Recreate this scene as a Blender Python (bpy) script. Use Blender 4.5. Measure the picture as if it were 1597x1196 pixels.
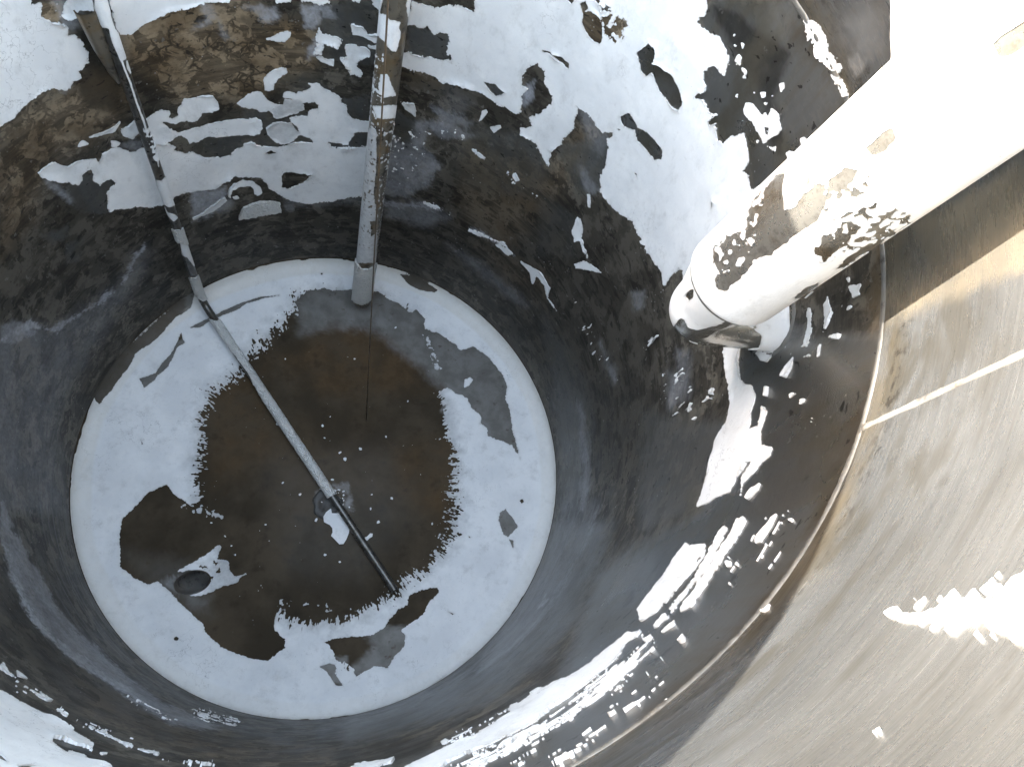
import bpy, math
import numpy as np
for _o in list(bpy.data.objects):
    bpy.data.objects.remove(_o, do_unlink=True)
sc = bpy.context.scene
R_ = math.radians

# ------------------------------------------------------------------ camera (fitted to the rim and the weld ring)
F_PX, CX, CY = 1120.0, 798.5, 598.0
CAM_M = np.array([[0.979417428, -0.072876353, -0.188230016], [0.0, 0.932546213, -0.361050635], [0.201845242, 0.353619284, 0.913352013]])
CAM_C = np.array([0.15779935, -0.79510114, 3.08059411])
Z_WELD, Z_TOP = 2.170, 2.936
SUN_AZ, SUN_EL = R_(-23.18), math.atan(0.7738 / 2)      # direction the light travels / height of the sun
from mathutils import Matrix, Vector
cam_d = bpy.data.cameras.new('camera'); cam = bpy.data.objects.new('camera', cam_d); sc.collection.objects.link(cam)
mw = Matrix.Identity(4)
for i in range(3):
    for j in range(3):
        mw[i][j] = CAM_M[i][j]
    mw[i][3] = CAM_C[i]
cam.matrix_world = mw
cam_d.sensor_width = 36.0; cam_d.lens = 36.0 * F_PX / 1597.0
cam_d.clip_start = 0.02; cam_d.clip_end = 500
sc.camera = cam

# ------------------------------------------------------------------ sky, sun, exposure
world = bpy.data.worlds.new('World'); sc.world = world; world.use_nodes = True
wn = world.node_tree.nodes; wl = world.node_tree.links
bg = wn['Background']; sky = wn.new('ShaderNodeTexSky'); sky.sky_type = 'NISHITA'; sky.sun_disc = False
sky.sun_elevation = SUN_EL; sky.sun_rotation = R_(-66.8); sky.air_density = 2.2; sky.dust_density = 1.6; sky.ozone_density = 0.7
wb = wn.new('ShaderNodeMix'); wb.data_type = 'RGBA'; wb.blend_type = 'MULTIPLY'; wb.inputs[0].default_value = 1.0
wb.inputs[7].default_value = (1.06, 0.965, 1.0, 1.0)          # the camera's white balance
wl.new(sky.outputs[0], wb.inputs[6]); wl.new(wb.outputs[2], bg.inputs[0]); bg.inputs[1].default_value = 0.15
sun_d = bpy.data.lights.new('sun', 'SUN'); sun_d.energy = 2.2; sun_d.angle = R_(0.4); sun_d.color = (1.0, 0.95, 0.87)
sun = bpy.data.objects.new('sun', sun_d); sc.collection.objects.link(sun)
sdir = Vector((math.cos(SUN_AZ) * math.cos(SUN_EL), math.sin(SUN_AZ) * math.cos(SUN_EL), -math.sin(SUN_EL)))
sun.rotation_euler = sdir.to_track_quat('-Z', 'Y').to_euler(); sun.location = (-6, 3, 6)
sc.view_settings.view_transform = 'Standard'; sc.view_settings.look = 'None'
sc.view_settings.exposure = 3.98; sc.view_settings.gamma = 1.0; sc.view_settings.use_curve_mapping = False
sc.render.engine = 'CYCLES'
sc.cycles.max_bounces = 14; sc.cycles.diffuse_bounces = 6; sc.cycles.glossy_bounces = 4
sc.cycles.caustics_reflective = True; sc.cycles.blur_glossy = 1.0; sc.cycles.sample_clamp_indirect = 6.0

# ------------------------------------------------------------------ rays between the picture and the place (used to trace outlines onto real surfaces)
def ray(px):
    px = np.atleast_2d(np.array(px, float))
    d = np.stack([(px[:, 0] - CX) / F_PX, -(px[:, 1] - CY) / F_PX, -np.ones(len(px))], 1)
    return d @ CAM_M.T
def proj(P):
    q = (P - CAM_C) @ CAM_M
    w = np.where(q[:, 2] < -0.05, -q[:, 2], 1e9)
    u = CX + F_PX * q[:, 0] / w; v = CY - F_PX * q[:, 1] / w
    bad = q[:, 2] >= -0.05
    u[bad] = -9999; v[bad] = -9999
    return np.stack([u, v], 1)
def on_z(px, z):
    d = ray(px); t = (z - CAM_C[2]) / d[:, 2]; return CAM_C + d * t[:, None]
def on_cyl(px, R=1.0):
    d = ray(px); a = (d[:, :2] ** 2).sum(1); b = d[:, :2] @ CAM_C[:2]; c = CAM_C[:2] @ CAM_C[:2] - R * R
    t = (-b + np.sqrt(np.maximum(b * b - a * c, 0))) / a
    return CAM_C + d * t[:, None]
def at_depth(px, t):
    return CAM_C + ray([px])[0] * t

# ------------------------------------------------------------------ noise
def _hash(i, j, k, seed):
    h = (i.astype(np.uint32) * np.uint32(374761393) + j.astype(np.uint32) * np.uint32(668265263) + k.astype(np.uint32) * np.uint32(2147483647) + np.uint32(seed * 974711 + 12345))
    h = (h ^ (h >> np.uint32(13))) * np.uint32(1274126177)
    h = h ^ (h >> np.uint32(16))
    h = h * np.uint32(2246822519); h = h ^ (h >> np.uint32(15))
    return h.astype(np.float64) / 4294967295.0 * 2 - 1
def vnoise(P, seed=0):
    i = np.floor(P).astype(np.int64); f = P - i; f = f * f * (3 - 2 * f)
    r = 0
    for dx in (0, 1):
        for dy in (0, 1):
            for dz in (0, 1):
                w = (f[:, 0] if dx else 1 - f[:, 0]) * (f[:, 1] if dy else 1 - f[:, 1]) * (f[:, 2] if dz else 1 - f[:, 2])
                r = r + w * _hash(i[:, 0] + dx, i[:, 1] + dy, i[:, 2] + dz, seed)
    return r
def fbm(P, octs=3, seed=0, gain=0.55):
    a, s, n = 1.0, 0, 0
    for o in range(octs):
        s = s + a * vnoise(P * 2.03 ** o + 17.3 * o, seed + o); n += a; a *= gain
    return s / n

# ------------------------------------------------------------------ outlines traced from enlargements of the photograph (origin x, y, scale)
ZOOM = {'1': (0, 0, 2.957), '2': (500, 0, 2.957), '3': (1000, 0, 2.675), '4': (0, 380, 2.848), '5': (500, 380, 2.848), '6': (1000, 380, 2.675),
        '7': (0, 780, 2.874), '8': (500, 780, 2.874), '9': (1000, 780, 2.675), 'a': (0, 0, 5.317), 'b': (300, 0, 5.317), 'c': (0, 200, 5.317), 'd': (300, 200, 5.317),
        'e': (0, 900, 3.9925), 'p': (1000, 240, 3.517), 'q': (1197, 0, 3.9875), 'k': (440, 340, 5.98), 'm': (440, 740, 5.435), 'n': (80, 0, 5.696), '0': (0, 0, 1.0)}
def S(text):
    """'zoom x,y x,y ... / zoom x,y ...' -> photo pixels"""
    out = []
    for seg in text.split('/'):
        t = seg.split(); ox, oy, s = ZOOM[t[0]]
        for w in t[1:]:
            x, y = w.split(','); out.append((ox + float(x) / s, oy + float(y) / s))
    return np.array(out)
def sdf(pts, poly):
    """signed distance to a polygon, positive inside"""
    a = poly; b = np.roll(poly, -1, 0)
    best = np.full(len(pts), 1e18); ins = np.zeros(len(pts), bool)
    for p, q in zip(a, b):
        e = q - p; w = pts - p
        t = np.clip((w @ e) / max(e @ e, 1e-9), 0, 1)
        d = w - t[:, None] * e
        best = np.minimum(best, (d * d).sum(1))
        c = (p[1] <= pts[:, 1]) != (q[1] <= pts[:, 1])
        if abs(q[1] - p[1]) > 1e-9:
            ins ^= c & (pts[:, 0] < (q[0] - p[0]) * (pts[:, 1] - p[1]) / (q[1] - p[1]) + p[0])
    d = np.sqrt(best)
    return np.where(ins, d, -d)
def line_d(pts, pl):
    best = np.full(len(pts), 1e18)
    for p, q in zip(pl[:-1], pl[1:]):
        e = q - p; w = pts - p; t = np.clip((w @ e) / max(e @ e, 1e-9), 0, 1)
        d = w - t[:, None] * e; best = np.minimum(best, (d * d).sum(1))
    return np.sqrt(best)
FAR = 40.0
def near(U, poly, m=FAR):
    lo = poly.min(0) - m; hi = poly.max(0) + m
    return np.where((U[:, 0] > lo[0]) & (U[:, 0] < hi[0]) & (U[:, 1] > lo[1]) & (U[:, 1] < hi[1]))[0]
def compose(U, ops, N, aniso):
    """U: photo pixels of surface points, N: edge noise in pixels, aniso: callable(idx, density)->field"""
    phi = np.full(len(U), -FAR)
    for op in ops:
        k, poly = op[0], S(op[1])
        i = near(U, poly)
        if not len(i): continue
        if k in '+-':
            amp = op[2] if len(op) > 2 else 1.0
            s = sdf(U[i], poly) + N[i] * amp
            phi[i] = np.maximum(phi[i], s) if k == '+' else np.minimum(phi[i], -s)
        elif k == 's':
            s = sdf(U[i], poly); phi[i] = np.maximum(phi[i], np.minimum(s + N[i] * 2, aniso(i, op[2])))
        elif k == 'h':      # speckled holes
            s = sdf(U[i], poly); phi[i] = np.minimum(phi[i], -np.minimum(s + N[i] * 2, aniso(i, op[2])))
        elif k == 'l':
            s = op[2] - line_d(U[i], poly) + N[i] * 0.9
            phi[i] = np.maximum(phi[i], s)
    return phi
def soft(U, polys, N):
    v = np.zeros(len(U))
    for text, strength, width in polys:
        poly = S(text); i = near(U, poly, width * 2)
        if len(i):
            s = sdf(U[i], poly) + N[i] * 1.6
            t = np.clip(s / (2 * width) + 0.5, 0, 1); v[i] = np.maximum(v[i], strength * t * t * (3 - 2 * t))
    return v

# ------------------------------------------------------------------ mesh helpers
def mesh_from(name, V, loops, starts, totals, smooth=True):
    me = bpy.data.meshes.new(name)
    me.vertices.add(len(V)); me.vertices.foreach_set('co', np.asarray(V, np.float32).ravel())
    me.loops.add(len(loops)); me.loops.foreach_set('vertex_index', np.asarray(loops, np.int32))
    me.polygons.add(len(starts)); me.polygons.foreach_set('loop_start', np.asarray(starts, np.int32))
    me.polygons.foreach_set('use_smooth', np.full(len(starts), smooth, bool))
    me.update(calc_edges=True); me.validate()
    return me
def from_faces(name, V, faces, smooth=True):
    me = bpy.data.meshes.new(name); me.from_pydata([tuple(v) for v in V], [], faces); me.update()
    if smooth: me.polygons.foreach_set('use_smooth', np.ones(len(me.polygons), bool))
    return me
def link(name, me, mat, parent=None):
    o = bpy.data.objects.new(name, me); sc.collection.objects.link(o)
    if mat: me.materials.append(mat)
    if parent: o.parent = parent
    return o
def thing(name, label, cat, group=None):
    o = bpy.data.objects.new(name, None); sc.collection.objects.link(o); o.empty_display_size = 0.1
    o['label'] = label; o['category'] = cat
    if group: o['group'] = group
    return o
def attr(me, name, vals):
    a = me.attributes.new(name, 'FLOAT', 'POINT'); a.data.foreach_set('value', np.asarray(vals, np.float32))
def grid_mesh(name, P, cyc=False, keep=None):
    n, m = P.shape[:2]; V = P.reshape(-1, 3)
    nn = n if cyc else n - 1
    i, j = np.meshgrid(np.arange(nn), np.arange(m - 1), indexing='ij'); i2 = (i + 1) % n
    q = np.stack([i * m + j, i2 * m + j, i2 * m + j + 1, i * m + j + 1], -1).reshape(-1, 4)
    if keep is not None:
        q = q[keep.reshape(-1)[q].all(1)]
    return mesh_from(name, V, q.ravel(), np.arange(len(q)) * 4, None)
def film_mesh(name, Pf, phi, off, base=-0.001, cyc=False):
    """Marching squares: the sheet of paint where phi > 0.  Pf(i, j, h) gives the surface point at fractional grid indices at height h; off: (n,m) height."""
    n, m = phi.shape
    nn = n if cyc else n - 1
    ii, jj = np.meshgrid(np.arange(nn), np.arange(m - 1), indexing='ij')
    ii = ii.ravel(); jj = jj.ravel(); i2 = (ii + 1) % n
    ins = phi > 0
    case = ins[ii, jj] * 1 + ins[i2, jj] * 2 + ins[i2, jj + 1] * 4 + ins[ii, jj + 1] * 8
    sel = case > 0
    ii, jj, i2, case = ii[sel], jj[sel], i2[sel], case[sel]
    # keys: node = 3*(i*m+j), edge along i = +1, edge along j = +2
    def node(i, j): return 3 * (i * m + j)
    corner = [node(ii, jj), node(i2, jj), node(i2, jj + 1), node(ii, jj + 1)]
    edge = [node(ii, jj) + 1, node(i2, jj) + 2, node(ii, jj + 1) + 1, node(ii, jj) + 2]
    polys, segs = [], []
    for c in range(1, 16):
        w = np.where(case == c)[0]
        if not len(w): continue
        seqs, cur = [], []
        b = [(c >> k) & 1 for k in range(4)]
        if c in (5, 10):       # two separate corners
            for k in range(4):
                if b[k]: seqs.append([('e', (k - 1) % 4), ('c', k), ('e', k)])
        else:
            s = []
            for k in range(4):
                if b[k]: s.append(('c', k))
                if b[k] != b[(k + 1) % 4]: s.append(('e', k))
            seqs.append(s)
        for s in seqs:
            polys.append(np.stack([(corner if t == 'c' else edge)[k][w] for t, k in s], 1))
            L = len(s)
            for x in range(L):
                if s[x][0] == 'e' and s[(x + 1) % L][0] == 'e':
                    segs.append(np.stack([edge[s[x][1]][w], edge[s[(x + 1) % L][1]][w]], 1))
    keys = np.unique(np.concatenate([p.ravel() for p in polys]))
    kind = keys % 3; nd = keys // 3; ki = nd // m; kj = nd % m
    fi = ki.astype(float); fj = kj.astype(float)
    a = phi[ki, kj]
    e1 = kind == 1; e2 = kind == 2
    t = np.zeros(len(keys))
    nb = phi[(ki + 1) % n, kj]; t[e1] = (a / (a - nb + 1e-12))[e1]
    nb = phi[ki, np.minimum(kj + 1, m - 1)]; t2 = a / (a - nb + 1e-12); t[e2] = t2[e2]
    t = np.clip(t, 0.02, 0.98)
    o0 = off[ki, kj]; o1 = off[(ki + 1) % n, kj]; o2 = off[ki, np.minimum(kj + 1, m - 1)]
    h = np.where(e1, o0 * (1 - t) + o1 * t, np.where(e2, o0 * (1 - t) + o2 * t, o0))
    fi[e1] += t[e1]; fj[e2] += t[e2]
    top = Pf(fi, fj, h)
    lut = lambda x: np.searchsorted(keys, x)
    V = [top]; loops, totals = [], []
    for p in polys:
        loops.append(lut(p).ravel()); totals.append(np.full(len(p), p.shape[1]))
    if segs:
        sg = np.concatenate(segs); bk = np.unique(sg); bi = np.searchsorted(keys, bk)
        nt = len(top); nb_ = len(bk)
        V.append(top[bi]); V.append(Pf(fi[bi], fj[bi], np.full(nb_, base)))
        A = np.searchsorted(bk, sg[:, 0]); B = np.searchsorted(bk, sg[:, 1])
        q = np.stack([nt + B, nt + A, nt + nb_ + A, nt + nb_ + B], 1)
        loops.append(q.ravel()); totals.append(np.full(len(q), 4))
    loops = np.concatenate(loops); totals = np.concatenate(totals)
    starts = np.concatenate([[0], np.cumsum(totals)[:-1]])
    me = mesh_from(name, np.concatenate(V), loops, starts, totals)
    ed = np.ones(len(me.vertices)); ed[:len(top)] = np.where(e1 | e2, 1.0, 0.8 * np.exp(-np.clip(a, 0, None) / 1.3)); attr(me, 'edge', ed)
    return me

# ------------------------------------------------------------------ materials
class NT:
    def __init__(s, name):
        s.m = bpy.data.materials.new(name); s.m.use_nodes = True
        s.t = s.m.node_tree; s.n = s.t.nodes; s.b = s.n['Principled BSDF']
        s.co = s.n.new('ShaderNodeTexCoord').outputs['Object']
    def put(s, sock, v):
        if hasattr(v, 'is_linked') or isinstance(v, bpy.types.NodeSocket): s.t.links.new(v, sock)
        else: sock.default_value = v
    def noise(s, scale, detail=6, rough=0.6, vec=None, stretch=None, dist=0.0, out=0):
        v = vec if vec is not None else s.co
        if stretch:
            mp = s.n.new('ShaderNodeMapping'); s.t.links.new(v, mp.inputs[0]); mp.inputs['Scale'].default_value = stretch; v = mp.outputs[0]
        x = s.n.new('ShaderNodeTexNoise'); s.t.links.new(v, x.inputs['Vector'])
        x.inputs['Scale'].default_value = scale; x.inputs['Detail'].default_value = detail; x.inputs['Roughness'].default_value = rough; x.inputs['Distortion'].default_value = dist
        return x.outputs[out]
    def vor(s, scale, feature='F1', stretch=None, out='Distance'):
        v = s.co
        if stretch:
            mp = s.n.new('ShaderNodeMapping'); s.t.links.new(v, mp.inputs[0]); mp.inputs['Scale'].default_value = stretch; v = mp.outputs[0]
        x = s.n.new('ShaderNodeTexVoronoi'); x.feature = feature; s.t.links.new(v, x.inputs['Vector']); x.inputs['Scale'].default_value = scale
        return x.outputs[out]
    def vor_d(s, scale, feature, dist):
        x = s.n.new('ShaderNodeTexVoronoi'); x.feature = feature; x.inputs['Scale'].default_value = scale
        nz = s.n.new('ShaderNodeTexNoise'); s.t.links.new(s.co, nz.inputs['Vector']); nz.inputs['Scale'].default_value = 22; nz.inputs['Detail'].default_value = 5
        vm = s.n.new('ShaderNodeVectorMath'); vm.operation = 'MULTIPLY_ADD'; s.t.links.new(nz.outputs['Color'], vm.inputs[0]); vm.inputs[1].default_value = (dist,) * 3; s.t.links.new(s.co, vm.inputs[2])
        s.t.links.new(vm.outputs[0], x.inputs['Vector']); return x.outputs['Distance']
    def ramp(s, v, lo, hi, a=0.0, b=1.0):
        x = s.n.new('ShaderNodeMapRange'); x.interpolation_type = 'SMOOTHSTEP'
        s.put(x.inputs[0], v); x.inputs[1].default_value = lo; x.inputs[2].default_value = hi; x.inputs[3].default_value = a; x.inputs[4].default_value = b
        return x.outputs[0]
    def math(s, op, a, b=0.0, clamp=False):
        x = s.n.new('ShaderNodeMath'); x.operation = op; x.use_clamp = clamp; s.put(x.inputs[0], a); s.put(x.inputs[1], b); return x.outputs[0]
    def mix(s, f, a, b):
        x = s.n.new('ShaderNodeMix'); x.data_type = 'RGBA'; s.put(x.inputs[0], f)
        for k, v in ((6, a), (7, b)): s.put(x.inputs[k], v if not isinstance(v, tuple) else (*v, 1.0))
        return x.outputs[2]
    def mixf(s, f, a, b):
        x = s.n.new('ShaderNodeMix'); x.data_type = 'FLOAT'; s.put(x.inputs[0], f); s.put(x.inputs[2], a); s.put(x.inputs[3], b); return x.outputs[0]
    def attr(s, name):
        x = s.n.new('ShaderNodeAttribute'); x.attribute_name = name; return x.outputs['Fac']
    def sep(s):
        x = s.n.new('ShaderNodeSeparateXYZ'); s.t.links.new(s.co, x.inputs[0]); return x.outputs
    def bump(s, h, strength=0.3, dist=0.01):
        x = s.n.new('ShaderNodeBump'); s.put(x.inputs['Height'], h); x.inputs['Strength'].default_value = strength; x.inputs['Distance'].default_value = dist
        s.t.links.new(x.outputs[0], s.b.inputs['Normal'])
    def done(s, col, rough, metal=0.0, spec=0.5):
        s.put(s.b.inputs['Base Color'], col if not isinstance(col, tuple) else (*col, 1.0)); s.put(s.b.inputs['Roughness'], rough); s.put(s.b.inputs['Metallic'], metal)
        s.b.inputs['Specular IOR Level'].default_value = spec
        return s.m

def mat_wall():
    s = NT('stained_steel_wall')
    chalk, bare, brown, dark = s.attr('chalk'), s.attr('bare'), s.attr('brown'), s.attr('dark')
    n_big = s.noise(3.2, 5, 0.55)
    n_mid = s.noise(9, 8, 0.62)
    n_flk = s.noise(13, 10, 0.66, dist=0.4)
    n_fin = s.noise(70, 5, 0.6)
    horiz = s.noise(5, 7, 0.65, stretch=(1, 1, 9))
    vert = s.noise(24, 6, 0.6, stretch=(1.6, 1.6, 0.10))
    brush = s.noise(150, 4, 0.65, stretch=(0.07, 0.07, 1.6))
    steel = s.mix(s.ramp(s.noise(3.2, 2, 0.5), 0.35, 0.65), (0.235, 0.250, 0.258), (0.315, 0.333, 0.343))
    steel = s.mix(s.ramp(vert, 0.42, 0.68, 0, 0.40), steel, (0.27, 0.23, 0.165))
    steel = s.mix(s.ramp(s.noise(5, 3, 0.5, stretch=(1, 1, 0.6)), 0.48, 0.72, 0, 0.55), steel, (0.21, 0.20, 0.185))
    steel = s.mix(s.ramp(brush, 0.58, 0.80, 0, 0.30), steel, (0.50, 0.50, 0.50))
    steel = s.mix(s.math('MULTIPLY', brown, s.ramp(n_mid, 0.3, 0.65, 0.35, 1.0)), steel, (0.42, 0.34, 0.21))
    steel = s.mix(s.ramp(s.sep()[2], Z_WELD - 0.02, Z_WELD + 0.02, 0.5, 0.0), steel, (0.095, 0.087, 0.072))
    skin = s.mix(s.ramp(n_mid, 0.46, 0.54), (0.076, 0.067, 0.053), (0.150, 0.134, 0.108))
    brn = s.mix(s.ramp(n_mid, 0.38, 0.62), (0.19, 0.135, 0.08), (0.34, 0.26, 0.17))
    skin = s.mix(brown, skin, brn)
    flake = s.ramp(n_flk, 0.485, 0.515)
    cell = s.ramp(s.vor_d(26, 'DISTANCE_TO_EDGE', 0.05), 0.03, 0.14, 1, 0)
    cell = s.math('MULTIPLY', cell, s.ramp(s.noise(12, 5, 0.6), 0.44, 0.56))
    flake2 = s.ramp(s.noise(38, 8, 0.65, stretch=(1, 1, 1.8)), 0.50, 0.58)
    blk = s.mix(s.ramp(n_fin, 0.35, 0.7), (0.007, 0.0055, 0.004), (0.020, 0.016, 0.012))
    f = s.math('MULTIPLY', flake, s.ramp(horiz, 0.36, 0.60, 0.55, 1.0))
    f = s.math('MAXIMUM', f, s.math('MULTIPLY', flake2, s.ramp(n_big, 0.38, 0.6, 0.1, 0.7)))
    f = s.math('MAXIMUM', s.math('MULTIPLY', f, 0.85), s.math('MULTIPLY', cell, s.math('ADD', 0.35, s.math('MULTIPLY', brown, 0.55))))
    f = s.math('MULTIPLY', f, s.math('ADD', 0.90, s.math('MULTIPLY', dark, 0.2)), True)
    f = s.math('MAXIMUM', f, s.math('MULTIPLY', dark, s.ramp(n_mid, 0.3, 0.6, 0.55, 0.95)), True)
    mott = s.mix(f, skin, blk)
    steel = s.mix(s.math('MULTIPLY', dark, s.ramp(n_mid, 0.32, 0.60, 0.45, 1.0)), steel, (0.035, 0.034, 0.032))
    zw = s.sep()[2]
    stain = s.math('MULTIPLY', s.ramp(s.noise(8, 6, 0.55, stretch=(1, 1, 0.8)), 0.46, 0.68), s.ramp(zw, Z_WELD, Z_WELD + 0.42, 0.85, 0.25))
    steel = s.mix(stain, steel, (0.150, 0.138, 0.108))
    col = s.mix(bare, mott, steel)
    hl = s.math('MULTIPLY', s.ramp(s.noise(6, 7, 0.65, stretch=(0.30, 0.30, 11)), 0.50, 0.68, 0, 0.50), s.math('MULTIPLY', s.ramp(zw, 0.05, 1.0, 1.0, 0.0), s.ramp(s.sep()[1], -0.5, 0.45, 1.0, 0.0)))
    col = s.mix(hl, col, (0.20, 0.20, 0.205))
    # tan heat tint and dirt beside the welds
    zz = s.sep()[2]
    d = s.math('ABSOLUTE', s.math('SUBTRACT', zz, Z_WELD + 0.012))
    tint = s.math('MULTIPLY', s.ramp(d, 0.015, 0.10, 1, 0), s.ramp(s.noise(11, 7, 0.62), 0.42, 0.66))
    col = s.mix(s.math('MULTIPLY', tint, 0.7), col, (0.10, 0.072, 0.04))
    dash = s.ramp(s.noise(26, 4, 0.55, stretch=(1, 1, 1.7), dist=0.6), 0.645, 0.675, 0, 0.8)
    col = s.mix(dash, col, (0.016, 0.014, 0.012))
    dash2 = s.ramp(s.noise(44, 5, 0.6, stretch=(1, 1, 0.8), dist=0.4), 0.66, 0.69, 0, 0.55)
    col = s.mix(dash2, col, (0.20, 0.19, 0.175))
    cn = s.math('MULTIPLY', s.ramp(s.noise(13, 9, 0.68, stretch=(1, 1, 0.8)), 0.32, 0.66, 0.65, 1.2), s.ramp(s.noise(85, 7, 0.7, stretch=(1, 1, 0.7)), 0.34, 0.62, 0.72, 1.12))
    cf = s.math('MULTIPLY', chalk, cn, True)
    col = s.mix(cf, col, (0.46, 0.47, 0.50))
    # loose chalk dots
    dot = s.math('MULTIPLY', s.ramp(s.vor(60), 0.10, 0.16, 1, 0), s.ramp(s.noise(7, 3), 0.60, 0.68))
    col = s.mix(s.math('MULTIPLY', dot, 0.7), col, (0.6, 0.6, 0.6))
    metal = s.mixf(bare, s.mixf(f, 0.25, 0.0), 0.90)
    metal = s.math('MULTIPLY', metal, s.math('SUBTRACT', 1.0, cf))
    rough = s.math('ADD', s.mixf(bare, 0.42, 0.25), s.mixf(bare, s.ramp(n_mid, 0.3, 0.7, -0.06, 0.12), s.ramp(s.noise(3, 2, 0.5), 0.3, 0.7, -0.03, 0.05)))
    h = s.math('ADD', s.math('MULTIPLY', s.math('MULTIPLY', f, s.math('SUBTRACT', 1.0, bare)), -0.5), s.math('MULTIPLY', s.math('ADD', s.math('MULTIPLY', n_fin, 0.5), brush), 0.22))
    s.bump(h, 0.16, 0.006)
    return s.done(col, rough, metal, 0.12)

def mat_upper():
    s = NT('brushed_steel_wall')
    x = s.n.new('ShaderNodeAttribute'); x.attribute_name = 'sheet'; v = x.outputs['Vector']
    chalk, brown, dark = s.attr('chalk'), s.attr('brown'), s.attr('dark')
    brush = s.noise(1.0, 4, 0.6, vec=v, stretch=(5, 210, 1))
    brush2 = s.noise(1.0, 5, 0.65, vec=v, stretch=(9, 60, 1))
    cloud = s.noise(1.0, 5, 0.55, vec=v, stretch=(5, 7, 1))
    grain = s.noise(1.0, 3, 0.7, vec=v, stretch=(260, 260, 1))
    c = s.mix(s.ramp(cloud, 0.30, 0.70), (0.0990, 0.1023, 0.1036), (0.1353, 0.1393, 0.1406))
    c = s.mix(s.ramp(brush, 0.30, 0.72, 0, 0.55), c, (0.1716, 0.1756, 0.1769))
    c = s.mix(s.ramp(brush2, 0.52, 0.72, 0, 0.45), c, (0.0825, 0.0785, 0.0686))
    z = s.sep()[2]
    near = s.ramp(z, Z_WELD, Z_WELD + 0.40, 1.0, 0.12)
    st = s.math('MULTIPLY', s.ramp(s.noise(1.0, 7, 0.6, vec=v, stretch=(6, 13, 1), dist=0.3), 0.45, 0.64), near)
    c = s.mix(s.math('MULTIPLY', st, 0.80), c, (0.0693, 0.0620, 0.0462))
    spots = s.math('MULTIPLY', s.ramp(s.noise(1.0, 9, 0.72, vec=v, stretch=(22, 34, 1)), 0.56, 0.70), s.ramp(s.noise(1.0, 3, 0.5, vec=v, stretch=(7, 10, 1)), 0.48, 0.62))
    c = s.mix(s.math('MULTIPLY', spots, s.math('MULTIPLY', near, 0.8)), c, (0.0370, 0.0323, 0.0251))
    heat = s.math('MULTIPLY', s.ramp(z, Z_WELD + 0.075, Z_WELD + 0.025, 0, 1), s.ramp(s.noise(1.0, 5, 0.6, vec=v, stretch=(9, 24, 1)), 0.34, 0.60, 0.25, 1))
    c = s.mix(s.math('MULTIPLY', heat, 0.6), c, (0.1320, 0.1056, 0.0647))
    grit = s.math('MULTIPLY', s.ramp(s.math('ABSOLUTE', s.math('SUBTRACT', z, Z_WELD + 0.055)), 0.030, 0.004, 0, 1), s.ramp(s.noise(1.0, 8, 0.75, vec=v, stretch=(45, 60, 1)), 0.50, 0.60))
    c = s.mix(s.math('MULTIPLY', grit, 0.75), c, (0.0264, 0.0224, 0.0185))
    c = s.mix(s.math('MULTIPLY', brown, s.ramp(cloud, 0.3, 0.65, 0.35, 0.95)), c, (0.29, 0.25, 0.185))  # tan steel, with bounced light painted into the big pipe's shadow
    scr = s.math('MULTIPLY', s.ramp(s.noise(1.0, 2, 0.5, vec=v, stretch=(7, 420, 1)), 0.70, 0.76), 0.6)
    c = s.mix(scr, c, (0.3300, 0.3300, 0.3267))
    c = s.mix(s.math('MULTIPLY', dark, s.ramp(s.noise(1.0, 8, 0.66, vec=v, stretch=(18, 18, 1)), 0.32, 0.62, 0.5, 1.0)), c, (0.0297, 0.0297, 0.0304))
    c = s.mix(s.math('MULTIPLY', chalk, s.ramp(grain, 0.3, 0.66, 0.3, 1.2), True), c, (0.3300, 0.3300, 0.3300))
    c = s.mix(s.ramp(grain, 0.50, 0.75, 0, 0.18), c, (0.0660, 0.0640, 0.0594))
    s.bump(s.math('ADD', s.math('MULTIPLY', brush, 0.8), s.math('ADD', s.math('MULTIPLY', grain, 0.12), s.math('MULTIPLY', spots, -0.6))), 0.14, 0.004)
    rg = s.math('ADD', s.ramp(brush2, 0.3, 0.7, 0.22, 0.32), s.math('MULTIPLY', st, 0.06))
    return s.done(c, rg, s.math('SUBTRACT', 0.70, s.math('MULTIPLY', s.math('MAXIMUM', chalk, dark), 0.5)), 0.3)

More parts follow.
